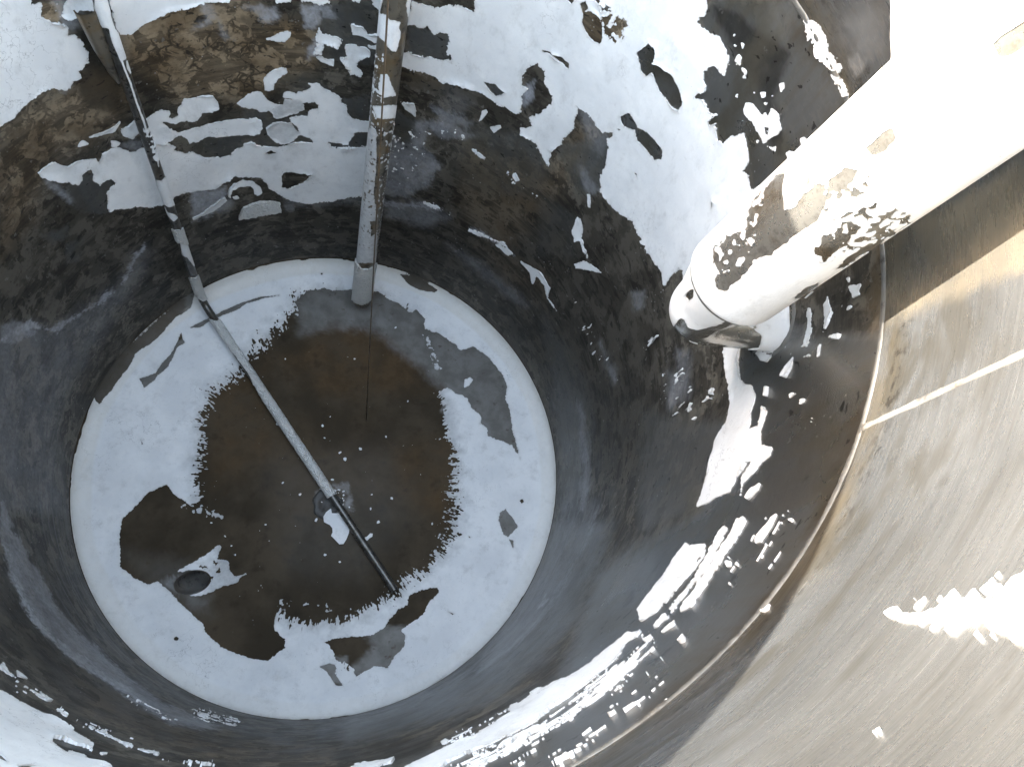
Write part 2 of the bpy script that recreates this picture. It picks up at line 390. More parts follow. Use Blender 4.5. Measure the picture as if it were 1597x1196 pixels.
def mat_film(name, crust=0.0, warm=0.0):
    s = NT(name)
    n1 = s.noise(6, 6, 0.6); n2 = s.noise(55, 6, 0.65); n3 = s.noise(260, 3, 0.6)
    c = s.mix(s.ramp(n1, 0.35, 0.68), (0.74, 0.74, 0.735), (0.84, 0.835, 0.82))
    c = s.mix(s.ramp(n2, 0.52, 0.74, 0, 0.35), c, (0.66, 0.66, 0.66))
    c = s.mix(s.ramp(s.noise(30, 8, 0.7), 0.62, 0.70, 0, 0.30 + crust * .2), c, (0.52, 0.51, 0.49))
    speck = s.math('MULTIPLY', s.ramp(s.vor(90), 0.06, 0.10, 1, 0), s.ramp(s.noise(9, 2), 0.60, 0.64))
    c = s.mix(s.math('MULTIPLY', speck, 0.8), c, (0.12, 0.11, 0.10))
    thin = s.attr('thin')
    c = s.mix(s.math('MULTIPLY', thin, s.ramp(n2, 0.25, 0.7, 0.55, 1.0)), c, (0.36, 0.36, 0.355))
    crk = s.ramp(s.vor_d(4.5, 'DISTANCE_TO_EDGE', 0.22), 0.0015, 0.006, 1, 0)
    crk = s.math('MULTIPLY', crk, s.ramp(s.noise(2.6, 3), 0.50, 0.60))
    c = s.mix(s.math('MULTIPLY', crk, 0.55), c, (0.22, 0.21, 0.20))
    grime = s.ramp(s.noise(18, 9, 0.72, stretch=(1, 1, 0.6)), 0.50, 0.74, 0, 0.45)
    c = s.mix(grime, c, (0.46, 0.45, 0.43))
    c = s.mix(s.math('MULTIPLY', s.attr('edge'), s.ramp(s.noise(24, 6, 0.65), 0.38, 0.62, 0.05, 0.60)), c, (0.34, 0.315, 0.28))
    c = s.mix(s.math('MULTIPLY', s.attr('lip'), s.ramp(n2, 0.2, 0.7, 0.55, 0.85)), c, (0.66, 0.625, 0.55))
    if warm: c = s.mix(warm, c, (0.74, 0.71, 0.62))
    h = s.math('ADD', s.math('MULTIPLY', n2, 0.8), s.math('MULTIPLY', n3, 0.35))
    if crust:
        h = s.math('ADD', h, s.math('MULTIPLY', s.vor(150), -1.5 * crust))
    s.bump(h, 0.30 + crust * 0.6, 0.004 + 0.004 * crust)
    return s.done(c, s.ramp(n1, 0.3, 0.7, 0.55, 0.75), 0.0, 0.12)

def mat_floor():
    s = NT('stained_tank_floor')
    brown, bare, chalk = s.attr('brown'), s.attr('bare'), s.attr('chalk')
    n1 = s.noise(3.0, 6, 0.6); n2 = s.noise(14, 8, 0.62); n3 = s.noise(60, 5, 0.6)
    dk = s.mix(s.ramp(n1, 0.36, 0.64), (0.046, 0.036, 0.024), (0.082, 0.063, 0.042))
    rust = s.mix(s.ramp(n2, 0.3, 0.7), (0.072, 0.047, 0.025), (0.112, 0.072, 0.038))
    c = s.mix(s.math('MULTIPLY', brown, s.ramp(s.noise(5, 6, 0.6), 0.34, 0.62, 0.2, 1.0)), dk, rust)
    c = s.mix(s.ramp(n2, 0.52, 0.72, 0, 0.5), c, (0.028, 0.022, 0.016))
    st = s.mix(s.ramp(n2, 0.35, 0.65), (0.155, 0.148, 0.132), (0.22, 0.21, 0.195))
    st = s.mix(s.ramp(s.noise(24, 8, 0.7), 0.60, 0.68, 0, 0.6), st, (0.085, 0.06, 0.042))
    c = s.mix(bare, c, st)
    c = s.mix(s.math('MULTIPLY', chalk, s.ramp(n2, 0.3, 0.7, 0.4, 1.1)), c, (0.5, 0.5, 0.5))
    dot = s.math('MULTIPLY', s.ramp(s.vor(34), 0.045, 0.075, 1, 0), s.ramp(s.noise(4, 3), 0.58, 0.64))
    c = s.mix(s.math('MULTIPLY', dot, 0.4), c, (0.5, 0.49, 0.47))
    s.bump(s.math('ADD', n3, s.math('MULTIPLY', n2, 0.7)), 0.12, 0.005)
    return s.done(c, s.ramp(n1, 0.3, 0.7, 0.5, 0.65), s.math('MULTIPLY', bare, 0.45), 0.02)

def mat_steel(name, base=(0.30, 0.29, 0.27), tan=0.5, rough=0.3, metal=0.8, dark=0.3):
    s = NT(name)
    n1 = s.noise(7, 6, 0.6); n2 = s.noise(30, 7, 0.65); n3 = s.noise(120, 4, 0.6)
    c = s.mix(s.ramp(n1, 0.35, 0.65), base, tuple(x * 1.3 for x in base))
    c = s.mix(s.ramp(s.noise(10, 8, 0.66), 0.48, 0.66, 0, tan), c, (0.20, 0.135, 0.065))
    c = s.mix(s.ramp(n2, 0.53, 0.66, 0, dark), c, (0.03, 0.026, 0.022))
    s.bump(s.math('ADD', n2, n3), 0.10, 0.004)
    return s.done(c, s.ramp(n2, 0.3, 0.7, rough - 0.06, rough + 0.14), metal)

M_WALL, M_UPPER, M_FLOOR = mat_wall(), mat_upper(), mat_floor()
M_FILM = mat_film('dried_white_paint'); M_CRUST = mat_film('blistered_white_crust', 1.0, 0.35)
M_PIPE = mat_steel('dull_pipe_steel', (0.36, 0.34, 0.30), 0.7, 0.26, 0.8, 0.35)
M_ELBOW = mat_steel('bright_elbow_steel', (0.42, 0.40, 0.36), 0.5, 0.17, 0.9, 0.25)
M_THIN = mat_steel('rusty_pipe_steel', (0.15, 0.13, 0.10), 0.75, 0.32, 0.45, 0.75)
M_ROD = mat_steel('dark_tube_steel', (0.085, 0.080, 0.072), 0.25, 0.28, 0.6, 0.5)
M_WELD = mat_steel('weld_metal', (0.13, 0.128, 0.12), 0.15, 0.45, 0.35, 0.65)
M_DARK = mat_steel('dark_drain_metal', (0.20, 0.19, 0.175), 0.3, 0.35, 0.45, 0.5)
M_OUT = mat_steel('outer_steel', (0.32, 0.32, 0.31), 0.1, 0.4, 0.7, 0.1)
M_WIRE = mat_steel('rusty_wire', (0.085, 0.062, 0.04), 0.6, 0.5, 0.3, 0.4)

# ------------------------------------------------------------------ what is traced: white film on the wall
WALL_OPS = [
 ('+', 'a -500,-500 240,-500 250,0 265,40 340,20 325,70 330,130 375,170 450,180 540,215 550,290 620,300 660,330 690,390 735,460 722,520 690,550 655,590 660,640 600,680 560,760 500,740 440,735 370,745 300,790 220,850 150,930 110,980 60,1020 0,1050 -500,1250'),
 ('+', 'a 520,100 540,30 560,0 560,-500 780,-500 765,80 640,85 625,150 590,150 530,140'),
 ('+', 'a 860,-500 895,0 960,240 1000,280 1080,285 1150,240 1190,200 1250,165 1330,120 1400,80 1500,60 1595,45 / b 50,20 130,5 190,10 310,0 310,-500'),
 ('+', 'b 680,-500 690,15 810,18 830,-500'), ('+', 'b 890,-500 905,10 990,10 1060,30 1130,20 1130,-500'), ('+', 'b 1330,-500 1330,0 1380,20 1420,-20 1420,-500'),
 ('+', 'b 1440,-500 1490,20 1530,90 1560,120 1640,120 1640,-500'),
 ('+', 'b 620,325 680,300 730,275 790,262 815,270 815,305 785,320 770,345 690,340', .5),
 ('+', 'b 1050,240 1090,275 1140,290 1200,300 1235,330 1230,365 1210,390 1150,380 1110,355 1090,360 1095,390 1060,430 1010,440 1035,350 1020,290'),
 ('+', 'b 1025,470 1080,475 1120,495 1175,490 1170,540 1130,530 1060,510', .4),
 ('+', 'b 1310,195 1340,205 1410,230 1450,280 1560,280 1560,360 1520,350 1470,330 1420,300 1330,290', .6),
 ('+', 'b 1270,380 1350,370 1380,395 1430,400 1480,430 1490,465 1420,475 1370,510 1360,550 1405,600 1400,635 1310,620 1300,575 1260,530 1230,480 1270,465'),
 ('+', 'b 1440,360 1480,380 1560,365 1560,420 1520,410 1470,395', .4),
 ('+', 'b 590,660 640,600 690,575 740,562 780,575 790,600 750,625 710,650 680,690 670,740 640,755 600,750', .5),
 ('+', 'b 960,690 1050,690 1080,730 1150,760 1230,800 1240,850 1280,890 1290,940 1340,990 1420,1010 1480,1015 1560,1015 1560,1100 1350,1100 1320,1150 1270,1180 1190,1170 1130,1185 / d 1130,110 1150,150 1230,165 1320,160 1450,145 1560,150 1540,560 1420,560 1290,575 1160,605 1060,615 950,630 850,610 760,575 700,530 640,490 580,420 490,405 400,400 350,390 280,430 230,480 150,510 0,520 / c 1550,530 1500,545 1455,570 1350,625 1250,660 1160,650 1070,665 950,670 905,690 890,640 885,530 940,490 955,450 920,420 870,435 825,470 770,430 775,380 750,340 710,365 670,395 675,430 650,470 600,455 560,435 510,450 430,425 350,405 310,370 380,310 430,280 460,285 510,320 560,315 600,290 660,260 720,255 800,245 820,280 845,215 900,180 950,160 1020,165 1080,195 1120,195 1200,150 1300,130 1390,125 1450,155 1430,175 1480,190 1550,205 / d 0,195 50,225 100,255 180,240 240,245 310,220 350,180 420,165 430,120 490,110 540,140 570,155 640,155 710,160 780,140 840,115 900,105 950,120 1000,130 1010,115 970,80 900,50 870,0 / b 830,1010 800,975 860,970 950,965 970,910 1040,900 1050,875 1010,850 920,855 860,830 750,800 760,765 860,770 970,735 980,715', .7),
 ('+', 'b 370,860 440,800 500,765 575,760 600,800 640,840 700,860 750,870 770,825 880,825 930,870 930,910 880,930 800,950 740,980 690,980 640,920 560,930 530,905 430,890', .6),
 ('+', 'b 0,810 100,790 170,785 205,830 215,890 150,920 90,940 50,990 0,1010 / a 1540,1000 1450,1030 1350,1005 1300,1060 1320,1196 / c 1290,70 1230,40 / a 1200,1120 1200,1000 1230,965 1280,930 1330,905 1415,920 1395,970 1430,990 1475,960 1480,890 1500,870 1520,825', .6),
 ('+', 'a 1210,980 1340,1010 1400,1060 1480,1098 1595,1065 / b 110,1040 200,1010 330,995 430,985 530,980 575,1000 575,1050 550,1090 500,1115 400,1120 300,1125 200,1135 130,1125 80,1160 20,1180 / c 1595,115 1570,120 1550,90 1500,65 1450,80 1395,105 1370,130 1300,140 1240,120 1230,0', .6),
 ('+', 'c 720,80 800,45 880,20 950,-20 1010,-80 1000,-50 945,30 860,55 760,80', .4), ('+', 'c 640,155 660,115 690,100 745,125 700,145', .3), ('+', 'c 920,105 960,105 1000,120 960,160 920,155', .3),
 ('+', 'c 1000,20 1060,-20 1110,-60 1150,30 1100,95 1040,80 1010,50', .5),
 ('+', 'b 610,1060 660,1020 730,1008 820,1020 850,1060 890,1110 / d 890,50 840,100 760,135 700,110 660,80 620,30', .5),
 ('-', 'd 735,390 780,360 830,365 990,380 950,430 880,470 800,500 745,495 740,450', .5), ('-', 'd 605,205 650,180 690,205 640,215', .3),
 ('+', 'd 300,500 340,460 420,430 500,440 560,490 580,530 540,555 515,540 510,500 480,475 400,480 330,500 310,540 320,575 290,560', .4), ('+', 'd 330,570 370,560 395,580 350,590', .3),
 ('+', 'd 290,600 230,650 120,715 0,760 0,740 100,690 200,610 270,570', .4),
 ('+', '2 405,110 425,10 520,35 545,35 600,18 640,25 705,50 720,-300 / 3 290,-300 280,0 275,60 250,75 240,95 270,120 300,145 330,155 350,200 365,260 390,290 430,555 440,600 455,670 430,715 450,730 455,780 470,795 640,640 640,800 420,900 / p 400,560 345,665 270,720 240,715 235,640 210,630 185,655 130,720 120,660 90,630 60,570 40,540 30,500 0,480 / 2 1500,1120 1470,1080 1440,1020 1390,990 1350,960 1330,925 1290,890 1295,810 1320,740 1330,700 1325,640 1345,620 1300,610 1270,580 1240,520 1180,490 1190,520 1165,560 1170,590 1130,640 1080,690 1050,750 1060,775 1040,760 1010,690 990,660 920,620 925,595 960,590 975,580 960,540 1020,520 1060,470 1070,430 1035,380 1030,330 1000,298 960,310 935,350 930,395 960,410 930,450 925,500 930,520 890,520 850,490 800,475 750,430 650,395 560,370 500,345 440,330 370,305 370,250 400,240 460,265 540,275 590,270 605,290 600,260 575,240 600,190 585,160 550,155 520,160 490,125 460,130'),
 ('-', '3 290,280 265,300 258,340 275,380 215,400 225,415 260,420 285,465 325,480 285,510 290,525 315,510 320,580 345,600 370,570 430,555 445,590 450,680 430,715 455,735 460,790 560,740 640,620 560,500 480,380 420,300 365,260 350,330 330,290'),
 ('-', '2 1210,60 1250,50 1290,70 1305,100 1300,190 1290,210 1250,185 1220,150 1210,110', .6), ('-', '2 1200,20 1225,5 1235,40 1210,60', .5),
 ('h', '2 1290,60 1350,70 1425,95 1400,125 1395,165 1380,195 1340,175 1300,150', .75), ('h', '2 1255,-10 1300,0 1335,30 1330,80 1300,60', .7), ('-', '2 1140,-40 1170,0 1160,22 1135,0', .5),
 ('-', '2 1025,235 1045,235 1080,250 1110,260 1145,290 1148,320 1110,290 1060,250', .5), ('-', '2 755,380 800,385 850,425 810,445 780,420', .5),
 ('-', '2 1455,245 1490,215 1520,195 1550,220 1555,260 1540,290 1580,310 / 3 70,285 90,280 125,310 150,350 178,425 160,465 120,435 80,380 45,300 20,320 0,300', .7),
 ('-', '2 1385,540 1430,518 1450,560 1460,590 1500,600 1540,640 1580,700 1570,735 1540,740 1500,690 1460,650 1450,600 1400,585', .7), ('-', '2 1445,795 1460,800 1465,820', .2), ('-', '3 296,872 310,848 304,838', .1), ('-', '2 1368,590 1388,600 1375,603', .1),
 ('+', '3 430,460 440,430 470,440 500,480 530,490 545,450 575,480 585,540 570,560 545,575 515,600 490,555 465,510', .7), ('-', '3 515,530 535,535 530,565 518,560', .2),
 ('+', '3 575,350 595,345 600,370 585,390', .3), ('+', '3 500,385 520,385 520,405 505,410', .3), ('+', '3 665,580 680,570 692,585 680,610 668,605', .3), ('+', '3 605,640 620,630 638,635 615,665', .3), ('+', '3 550,620 565,605 560,640', .3), ('+', '3 420,180 432,185 425,205', .2), ('+', '3 392,255 408,225 420,240 414,274', .3), ('+', '3 418,280 440,295 425,302', .2),
 ('s', '3 330,130 420,150 520,330 600,480 640,620 560,640 430,560 360,330', (.10, 'i')),
 ('+', '2 370,470 430,475 445,505 440,540 390,505', .5), ('s', '2 330,560 450,560 640,600 700,640 560,650 500,640 470,720 420,830 330,860', (.16, 'i')),
 ('+', '2 730,560 745,510 765,505 770,520 745,555', .3), ('+', '2 780,585 830,575 835,590 800,612', .3), ('+', '2 885,800 900,795 920,835 900,840', .3), ('l', '2 865,790 890,840 940,870 1000,905', 0.8), ('l', '2 700,690 740,720 770,750', .6), ('l', '2 480,935 560,965 595,990', 1.0),
 ('+', '2 1185,1000 1200,1010 1210,1060 1200,1110 1175,1115 1160,1060', .4), ('+', '2 1230,895 1245,900 1245,960 1235,950', .3), ('l', '2 1205,1110 1215,1150 1235,1183', 1.2), ('+', '5 1130,90 1170,75 1200,90 1250,130 1180,115 1135,110', .4),
 ('+', '5 770,0 800,5 855,40 835,55', .4), ('+', '5 890,80 930,100 980,125 1000,160 1020,200 1010,240 1050,300 1005,240 995,180 960,140 945,180 930,130', .4), ('l', '2 690,1060 780,1100 850,1130 880,1170', 1.6),
 ('s', '5 1130,250 1230,380 1300,520 1320,620 1260,600 1180,420', (.08, 'v')), ('s', '5 1440,350 1500,380 1500,480 1440,450', (.2, 'v')),
 ('+', '6 345,400 415,400 405,500 415,560 430,585 465,590 480,640 460,700 450,780 490,765 515,680 525,700 500,780 500,840 545,850 540,880 500,920 470,960 430,1000 415,1050 420,980 465,910 440,910 400,980 370,1040 320,1060 240,1100 232,1095 270,990 300,880 310,830 360,740 380,650 370,580 350,490', .6),
 ('+', '6 480,460 500,430 560,370 575,400 552,460 528,492 500,490', .5),
 ('+', '6 765,250 780,220 790,260 800,290 780,340 760,370 770,310', .6), ('+', '6 700,265 712,270 710,370 690,430 680,420 695,360', .6), ('+', '6 870,180 915,170 910,210 885,225', .9), ('+', '6 590,555 615,500 635,475 630,510 605,560', .4), ('+', '6 740,430 750,420 745,470 735,475', .3), ('+', '6 520,600 535,595 530,640 518,640', .3), ('+', '6 855,145 870,140 870,165', .5),
 ('s', '6 680,200 920,120 900,240 770,480 670,470', (.08, 'v')), ('s', '6 100,540 300,500 300,640 250,750 100,720', (.16, 'v')), ('s', '6 600,560 740,560 720,760 640,760', (.10, 'v')), ('s', '6 820,540 890,520 880,640 820,640', (.14, 'v')),
 ('+', '6 440,1065 470,1020 500,1000 490,1030 450,1072', .3),
 ('+', '9 100,300 185,175 205,190 270,180 265,230 230,280 200,310 130,400 60,470 10,500 2,502 -20,460', .6),
 ('+', '9 435,75 430,110 330,260 210,440 165,470 180,430 250,330 320,220 360,150 410,80', .8), ('+', '9 340,110 365,115 330,180 270,300 200,370 130,470 60,545 50,525 120,450 230,310 290,200', .9), ('+', '9 80,550 140,500 145,520 95,555', .5),
 ('h', '9 330,110 350,115 130,480 60,550 40,520', .48),
 ('+', '9 480,180 480,160 545,75 565,60 545,110 520,150 500,175', .4), ('+', '9 360,260 378,258 375,275 362,280', .2), ('+', '9 395,270 410,262 408,280', .2), ('+', '9 160,598 185,570 185,590 165,600', .3), ('+', '9 480,460 510,455 540,430 535,455 515,472', .5), ('+', '9 618,85 640,80 630,95', .2),
 ('s', '9 560,20 640,20 560,330 330,360 330,280', (.0, 'h')), ('s', '9 0,550 60,540 50,650 0,650', (.22, 'h')),
 ('+', '8 380,1196 470,1150 560,1110 680,1060 740,1020 860,950 845,940 850,920 900,905 970,850 1060,820 1200,740 1280,670 1340,620 1390,600 1440,585 1420,610 1370,640 1345,690 1290,740 1200,820 1100,890 960,990 850,1050 720,1110 600,1160 540,1196 420,1300 200,1300', .6),
 ('s', '8 600,1196 720,1120 900,1050 1050,960 1200,830 1300,750 1400,690 1480,590 1500,620 1420,740 1330,840 1200,920 1050,1020 900,1100 780,1160 700,1240 560,1240', (.38, 'h')),
 ('+', '8 1230,850 1300,790 1360,740 1420,720 1410,745 1340,800 1290,830 1240,860', .7), ('+', '8 1440,625 1485,600 1480,625 1450,635', .4),
 ('s', '8 1000,1190 1100,1110 1250,1000 1285,1020 1200,1110 1060,1196', (.22, 'h')), ('s', '8 1300,860 1552,700 1552,900 1280,1000', (.07, 'h')), ('s', '8 840,1180 1000,1040 1020,1080 900,1196', (.24, 'h')),
 ('+', '8 140,1196 200,1175 330,1160 320,1175 250,1196 150,1260 60,1260', .4), ('+', '8 537,1085 560,1070 578,1078 565,1090 545,1095', .2), ('s', '8 560,1080 760,980 860,930 780,1000 650,1075', (.26, 'h')),
 ('+', 'e -400,660 0,705 60,740 130,780 220,830 320,880 400,930 480,975 540,1010 580,1045 570,1075 500,1050 420,1025 330,998 325,1015 310,1030 380,1085 440,1090 520,1110 600,1150 680,1180 760,1240 900,1500 -400,1500', .7),
 ('-', 'e -30,1090 10,1105 75,1165 40,1160 -30,1130', .5), ('-', 'e 95,1172 140,1170 240,1182 200,1200 120,1200', .5), ('+', 'e 620,1095 670,1095 660,1105 630,1105', .2),
 ('l', 'e 100,645 200,710 300,780 410,860', .5), ('l', 'e 200,680 260,725 320,770', .6), ('l', 'e 555,935 640,975 720,1010 820,1055', .7), ('l', 'e 610,935 655,960', .5), ('l', 'e 860,1070 980,1105', .5), ('+', 'e 100,580 130,600 170,635 140,628 108,615', .3), ('l', 'e 0,555 35,590 75,615', 1.4),
 ('s', 'e 60,600 500,860 1050,1120 1000,1150 500,930 60,680', (.05, 'h')), ('s', 'e 1150,1150 1330,1160 1330,1190 1150,1180', (.28, 'h')),
 ('s', 'e 1200,830 1480,880 1480,920 1250,880', (.26, 'h')), ('s', 'e 780,700 1100,880 1060,900 800,780', (.12, 'h')),
 ('s', 'q 225,110 330,150 380,330 440,400 510,600 470,610 400,440 330,370 240,190', (.62, 'i')),
 ('+', 'q 235,120 310,140 340,190 370,250 385,330 425,390 420,440 370,410 330,350 345,320 290,230 240,180', 1.2),
 ('+', '9 1010,475 1050,452 1075,450 1095,480 1150,480 1230,462 1300,440 1400,432 1470,432 1500,420 1560,330 1700,290 1700,600 1500,560 1450,540 1440,512 1330,512 1230,500 1130,512 1090,506', .55), ('s', '9 1150,420 1440,380 1500,300 1700,260 1700,600 1480,580 1300,560 1160,530', (.24, 'h')), ('h', '9 1470,400 1700,380 1700,470 1450,470', (.30, 'h')),
 ('+', '9 966,978 990,963 1006,955 1012,962 992,971', 0.0),
]
WALL_OPS.append(('+', '0 1390,-200 1390,104 1440,60 1520,-10 1520,-200', .25))  # white added up to the shadow edge, painting in the sunlit wall's glare
CRUST_PATCH = 'd 380,755 385,720 420,655 480,625 550,605 640,602 725,612 740,690 660,705 560,720 470,740'
CHALK = [
 ('7 10,200 40,320 90,430 150,550 200,610 300,690 400,760 560,870 660,940 770,1000 900,1030 1000,1015 760,920 620,830 500,720 420,650 340,580 270,500 180,330 100,200 40,80 20,0 0,0', .46, 3),
 ('7 10,200 40,320 90,430 150,550 200,610 300,690 400,760 560,870 660,940 770,1000 790,1000 700,940 600,850 430,740 330,675 235,605 175,535 110,420 60,310 30,200', .78, 4),
 ('4 0,420 140,345 230,375 340,310 450,240 540,170 600,50 660,20 660,60 560,250 440,420 330,600 250,800 300,1196 -50,1196', .20, 16),
 ('4 -20,420 60,390 100,500 60,700 120,900 100,1000 0,1050 -50,800', .26, 22),
 ('4 0,430 60,375 140,345 180,365 230,375 340,310 450,240 540,170 590,60 640,0 660,10 605,70 560,175 460,255 350,325 240,395 150,370 40,420', .62, 2.5), ('0 598,313 650,318 690,324 705,334 690,330 650,325 600,322', .55, 2), ('0 735,352 770,372 800,398 790,396 760,374 732,357', .5, 2), ('0 0,505 30,500 60,520 20,540 0,535', .45, 5),
 ('5 560,0 700,80 880,230 920,280 870,260 740,160 620,60', .22, 8), ('5 1150,700 1190,900 1200,1100 1170,1196 1140,1196 1170,1000', .38, 7), ('5 1240,440 1310,560 1310,620 1270,560', .28, 7), ('5 1380,220 1440,210 1430,280 1390,290', .35, 5),
 ('8 1060,0 1250,0 1200,200 1080,400 900,600 700,760 400,920 200,1010 0,1060 0,1000 300,930 600,790 800,570 1000,300', .18, 14),
 ('8 1240,20 1255,20 1200,190 1110,350 1000,520 880,650 700,780 690,770 860,640 980,510 1090,340 1190,180', .32, 3), ('8 970,470 1020,430 1035,440 1000,480 975,490', .7, 4),
 ('6 110,540 200,540 190,640 120,690', .30, 10), ('6 150,440 200,450 200,520 160,520', .25, 8),
 ('b 900,60 1060,50 1060,180 1000,260 920,230', .62, 4), ('b 1060,80 1130,70 1190,160 1090,140', .6, 3), ('b 440,50 690,60 730,130 700,190 600,180 540,100', .55, 5), ('b 0,250 200,180 240,300 300,330 320,320 225,170 160,60 60,30 120,150', .45, 5), ('b 950,400 1040,300 1040,440 960,490', .55, 4),
 ('1 210,840 270,850 340,930 320,940 250,880', .5, 5), ('c 970,150 1090,95 1180,100 1190,180 1110,195 1000,160', .35, 5), ('a 450,20 540,0 540,200 650,200 560,260', .45, 5), ('a 470,700 560,680 600,700 540,780', .4, 4), ('n 110,80 240,0 380,0 370,90 220,120 220,230 130,230', .5, 5),
 ('d 0,520 150,515 280,480 290,560 200,680 100,740 0,770', .60, 4), ('d 200,620 330,580 330,640 220,720', .3, 6), ('d 760,570 1100,615 1400,570 1400,610 1000,650 780,640', .22, 8), ('d 770,640 850,640 840,680 780,680', .35, 4),
 ('q 400,100 740,0 740,250 560,330 400,250', .16, 12), ('q 500,390 560,330 610,380 600,450 540,500', .45, 5), ('q 0,0 130,0 200,140 120,250 0,200', .10, 10),
 ('2 300,600 400,680 440,560 520,560 620,575 720,630 560,640 500,600 480,680 560,760 500,850 380,910 290,900', .40, 5), ('2 300,920 480,940 600,1000 500,1050 300,1000', .28, 9), ('2 920,400 980,380 980,440 940,500 920,470', .6, 4), ('2 1180,500 1280,520 1340,640 1290,720 1230,640', .22, 6), ('2 1200,760 1290,880 1240,900 1190,800', .3, 4), ('2 520,490 700,560 690,600 560,560', .35, 5), ('2 570,370 720,480 640,520 560,480', .10, 8),
 ('3 700,0 1030,0 1030,230 820,230', .10, 10), ('1 270,350 310,370 290,430 270,420', .2, 4), ('6 620,330 680,340 740,440 560,440', .14, 8),
]
BARE = [
 ('3 240,80 300,0 700,0 900,500 640,640 470,800 440,700 330,600 200,400 260,280', .75, 8),
 ('3 300,20 400,60 560,180 620,230 560,420 570,650 490,560 420,260 320,100', .30, 8),
 ('6 400,430 1020,380 1020,0 1597,-100 1597,1124 600,1300 200,1200 420,800', .88, 14), ('9 -200,300 300,0 900,-100 1700,-100 1700,1300 -500,1300', .88, 20), ('8 380,1196 860,950 1440,585 1700,400 1700,1300 100,1400', .80, 20),
 ('b 430,900 600,930 700,1010 830,980 1100,900 1100,850 880,840 980,740 700,690 670,740 780,600 1000,620 1150,760 1300,880 1480,1000 1560,1010 1560,1196 / d 1560,140 1100,150 900,120 560,160 420,165 310,240 100,255 0,195 0,120 120,60 400,50', .55, 5),
 ('c 540,500 680,400 770,380 950,440 890,540 890,690 700,700 560,600', .7, 5), ('c 340,900 560,800 560,900 440,960', .5, 6), ('c 560,960 680,930 660,1100 560,1110', .5, 6),
 ('2 400,120 600,150 600,290 400,250', .6, 4), ('2 600,560 1000,620 1050,780 1010,900 750,900 620,800', .35, 12), ('2 1080,690 1330,620 1330,740 1290,880 1190,900', .6, 6), ('2 1010,900 1180,1000 1190,1183 1000,1183', .3, 10), ('2 1455,200 1597,200 1597,760 1380,760', .8, 3), ('3 0,170 190,280 190,480 0,700', .8, 3), ('2 0,20 260,0 250,300 0,280', .5, 5), ('2 100,460 230,440 230,560 120,520', .7, 4), ('2 30,640 230,600 230,690 60,690', .7, 3), ('2 330,500 450,560 420,730 330,720', .6, 4), ('2 750,370 860,420 820,450 780,430', .9, 3),
 ('5 990,330 1100,450 1200,700 1180,1100 1080,1196 1060,900', .45, 14), ('6 0,700 400,760 240,1124 0,1200', .45, 16), ('8 1040,100 1300,100 1200,500 800,900 500,1000 100,1100 100,1010 700,760', .55, 16),
]
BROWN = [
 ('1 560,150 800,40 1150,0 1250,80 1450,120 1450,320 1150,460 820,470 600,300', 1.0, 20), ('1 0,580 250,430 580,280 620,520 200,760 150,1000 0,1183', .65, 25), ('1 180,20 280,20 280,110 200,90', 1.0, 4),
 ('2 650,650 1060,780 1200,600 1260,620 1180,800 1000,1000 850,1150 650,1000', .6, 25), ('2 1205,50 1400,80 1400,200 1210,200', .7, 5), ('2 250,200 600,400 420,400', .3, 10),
 ('8 50,1040 500,960 800,800 1100,500 1350,200 1450,300 1200,600 900,900 400,1130', .22, 22), ('7 300,760 700,1000 1200,1100 1500,1120 1500,1196 900,1160 400,940', .35, 20), ('5 700,10 1000,120 1000,260 860,200', .4, 18), ('9 600,250 760,-50 900,-50 800,300 620,420', .18, 14), ('6 1000,-20 1700,-400 1700,60 1030,330', .95, 16),  # last outline: tan steel, lightened to paint bounced light into the pipe's shadow
]
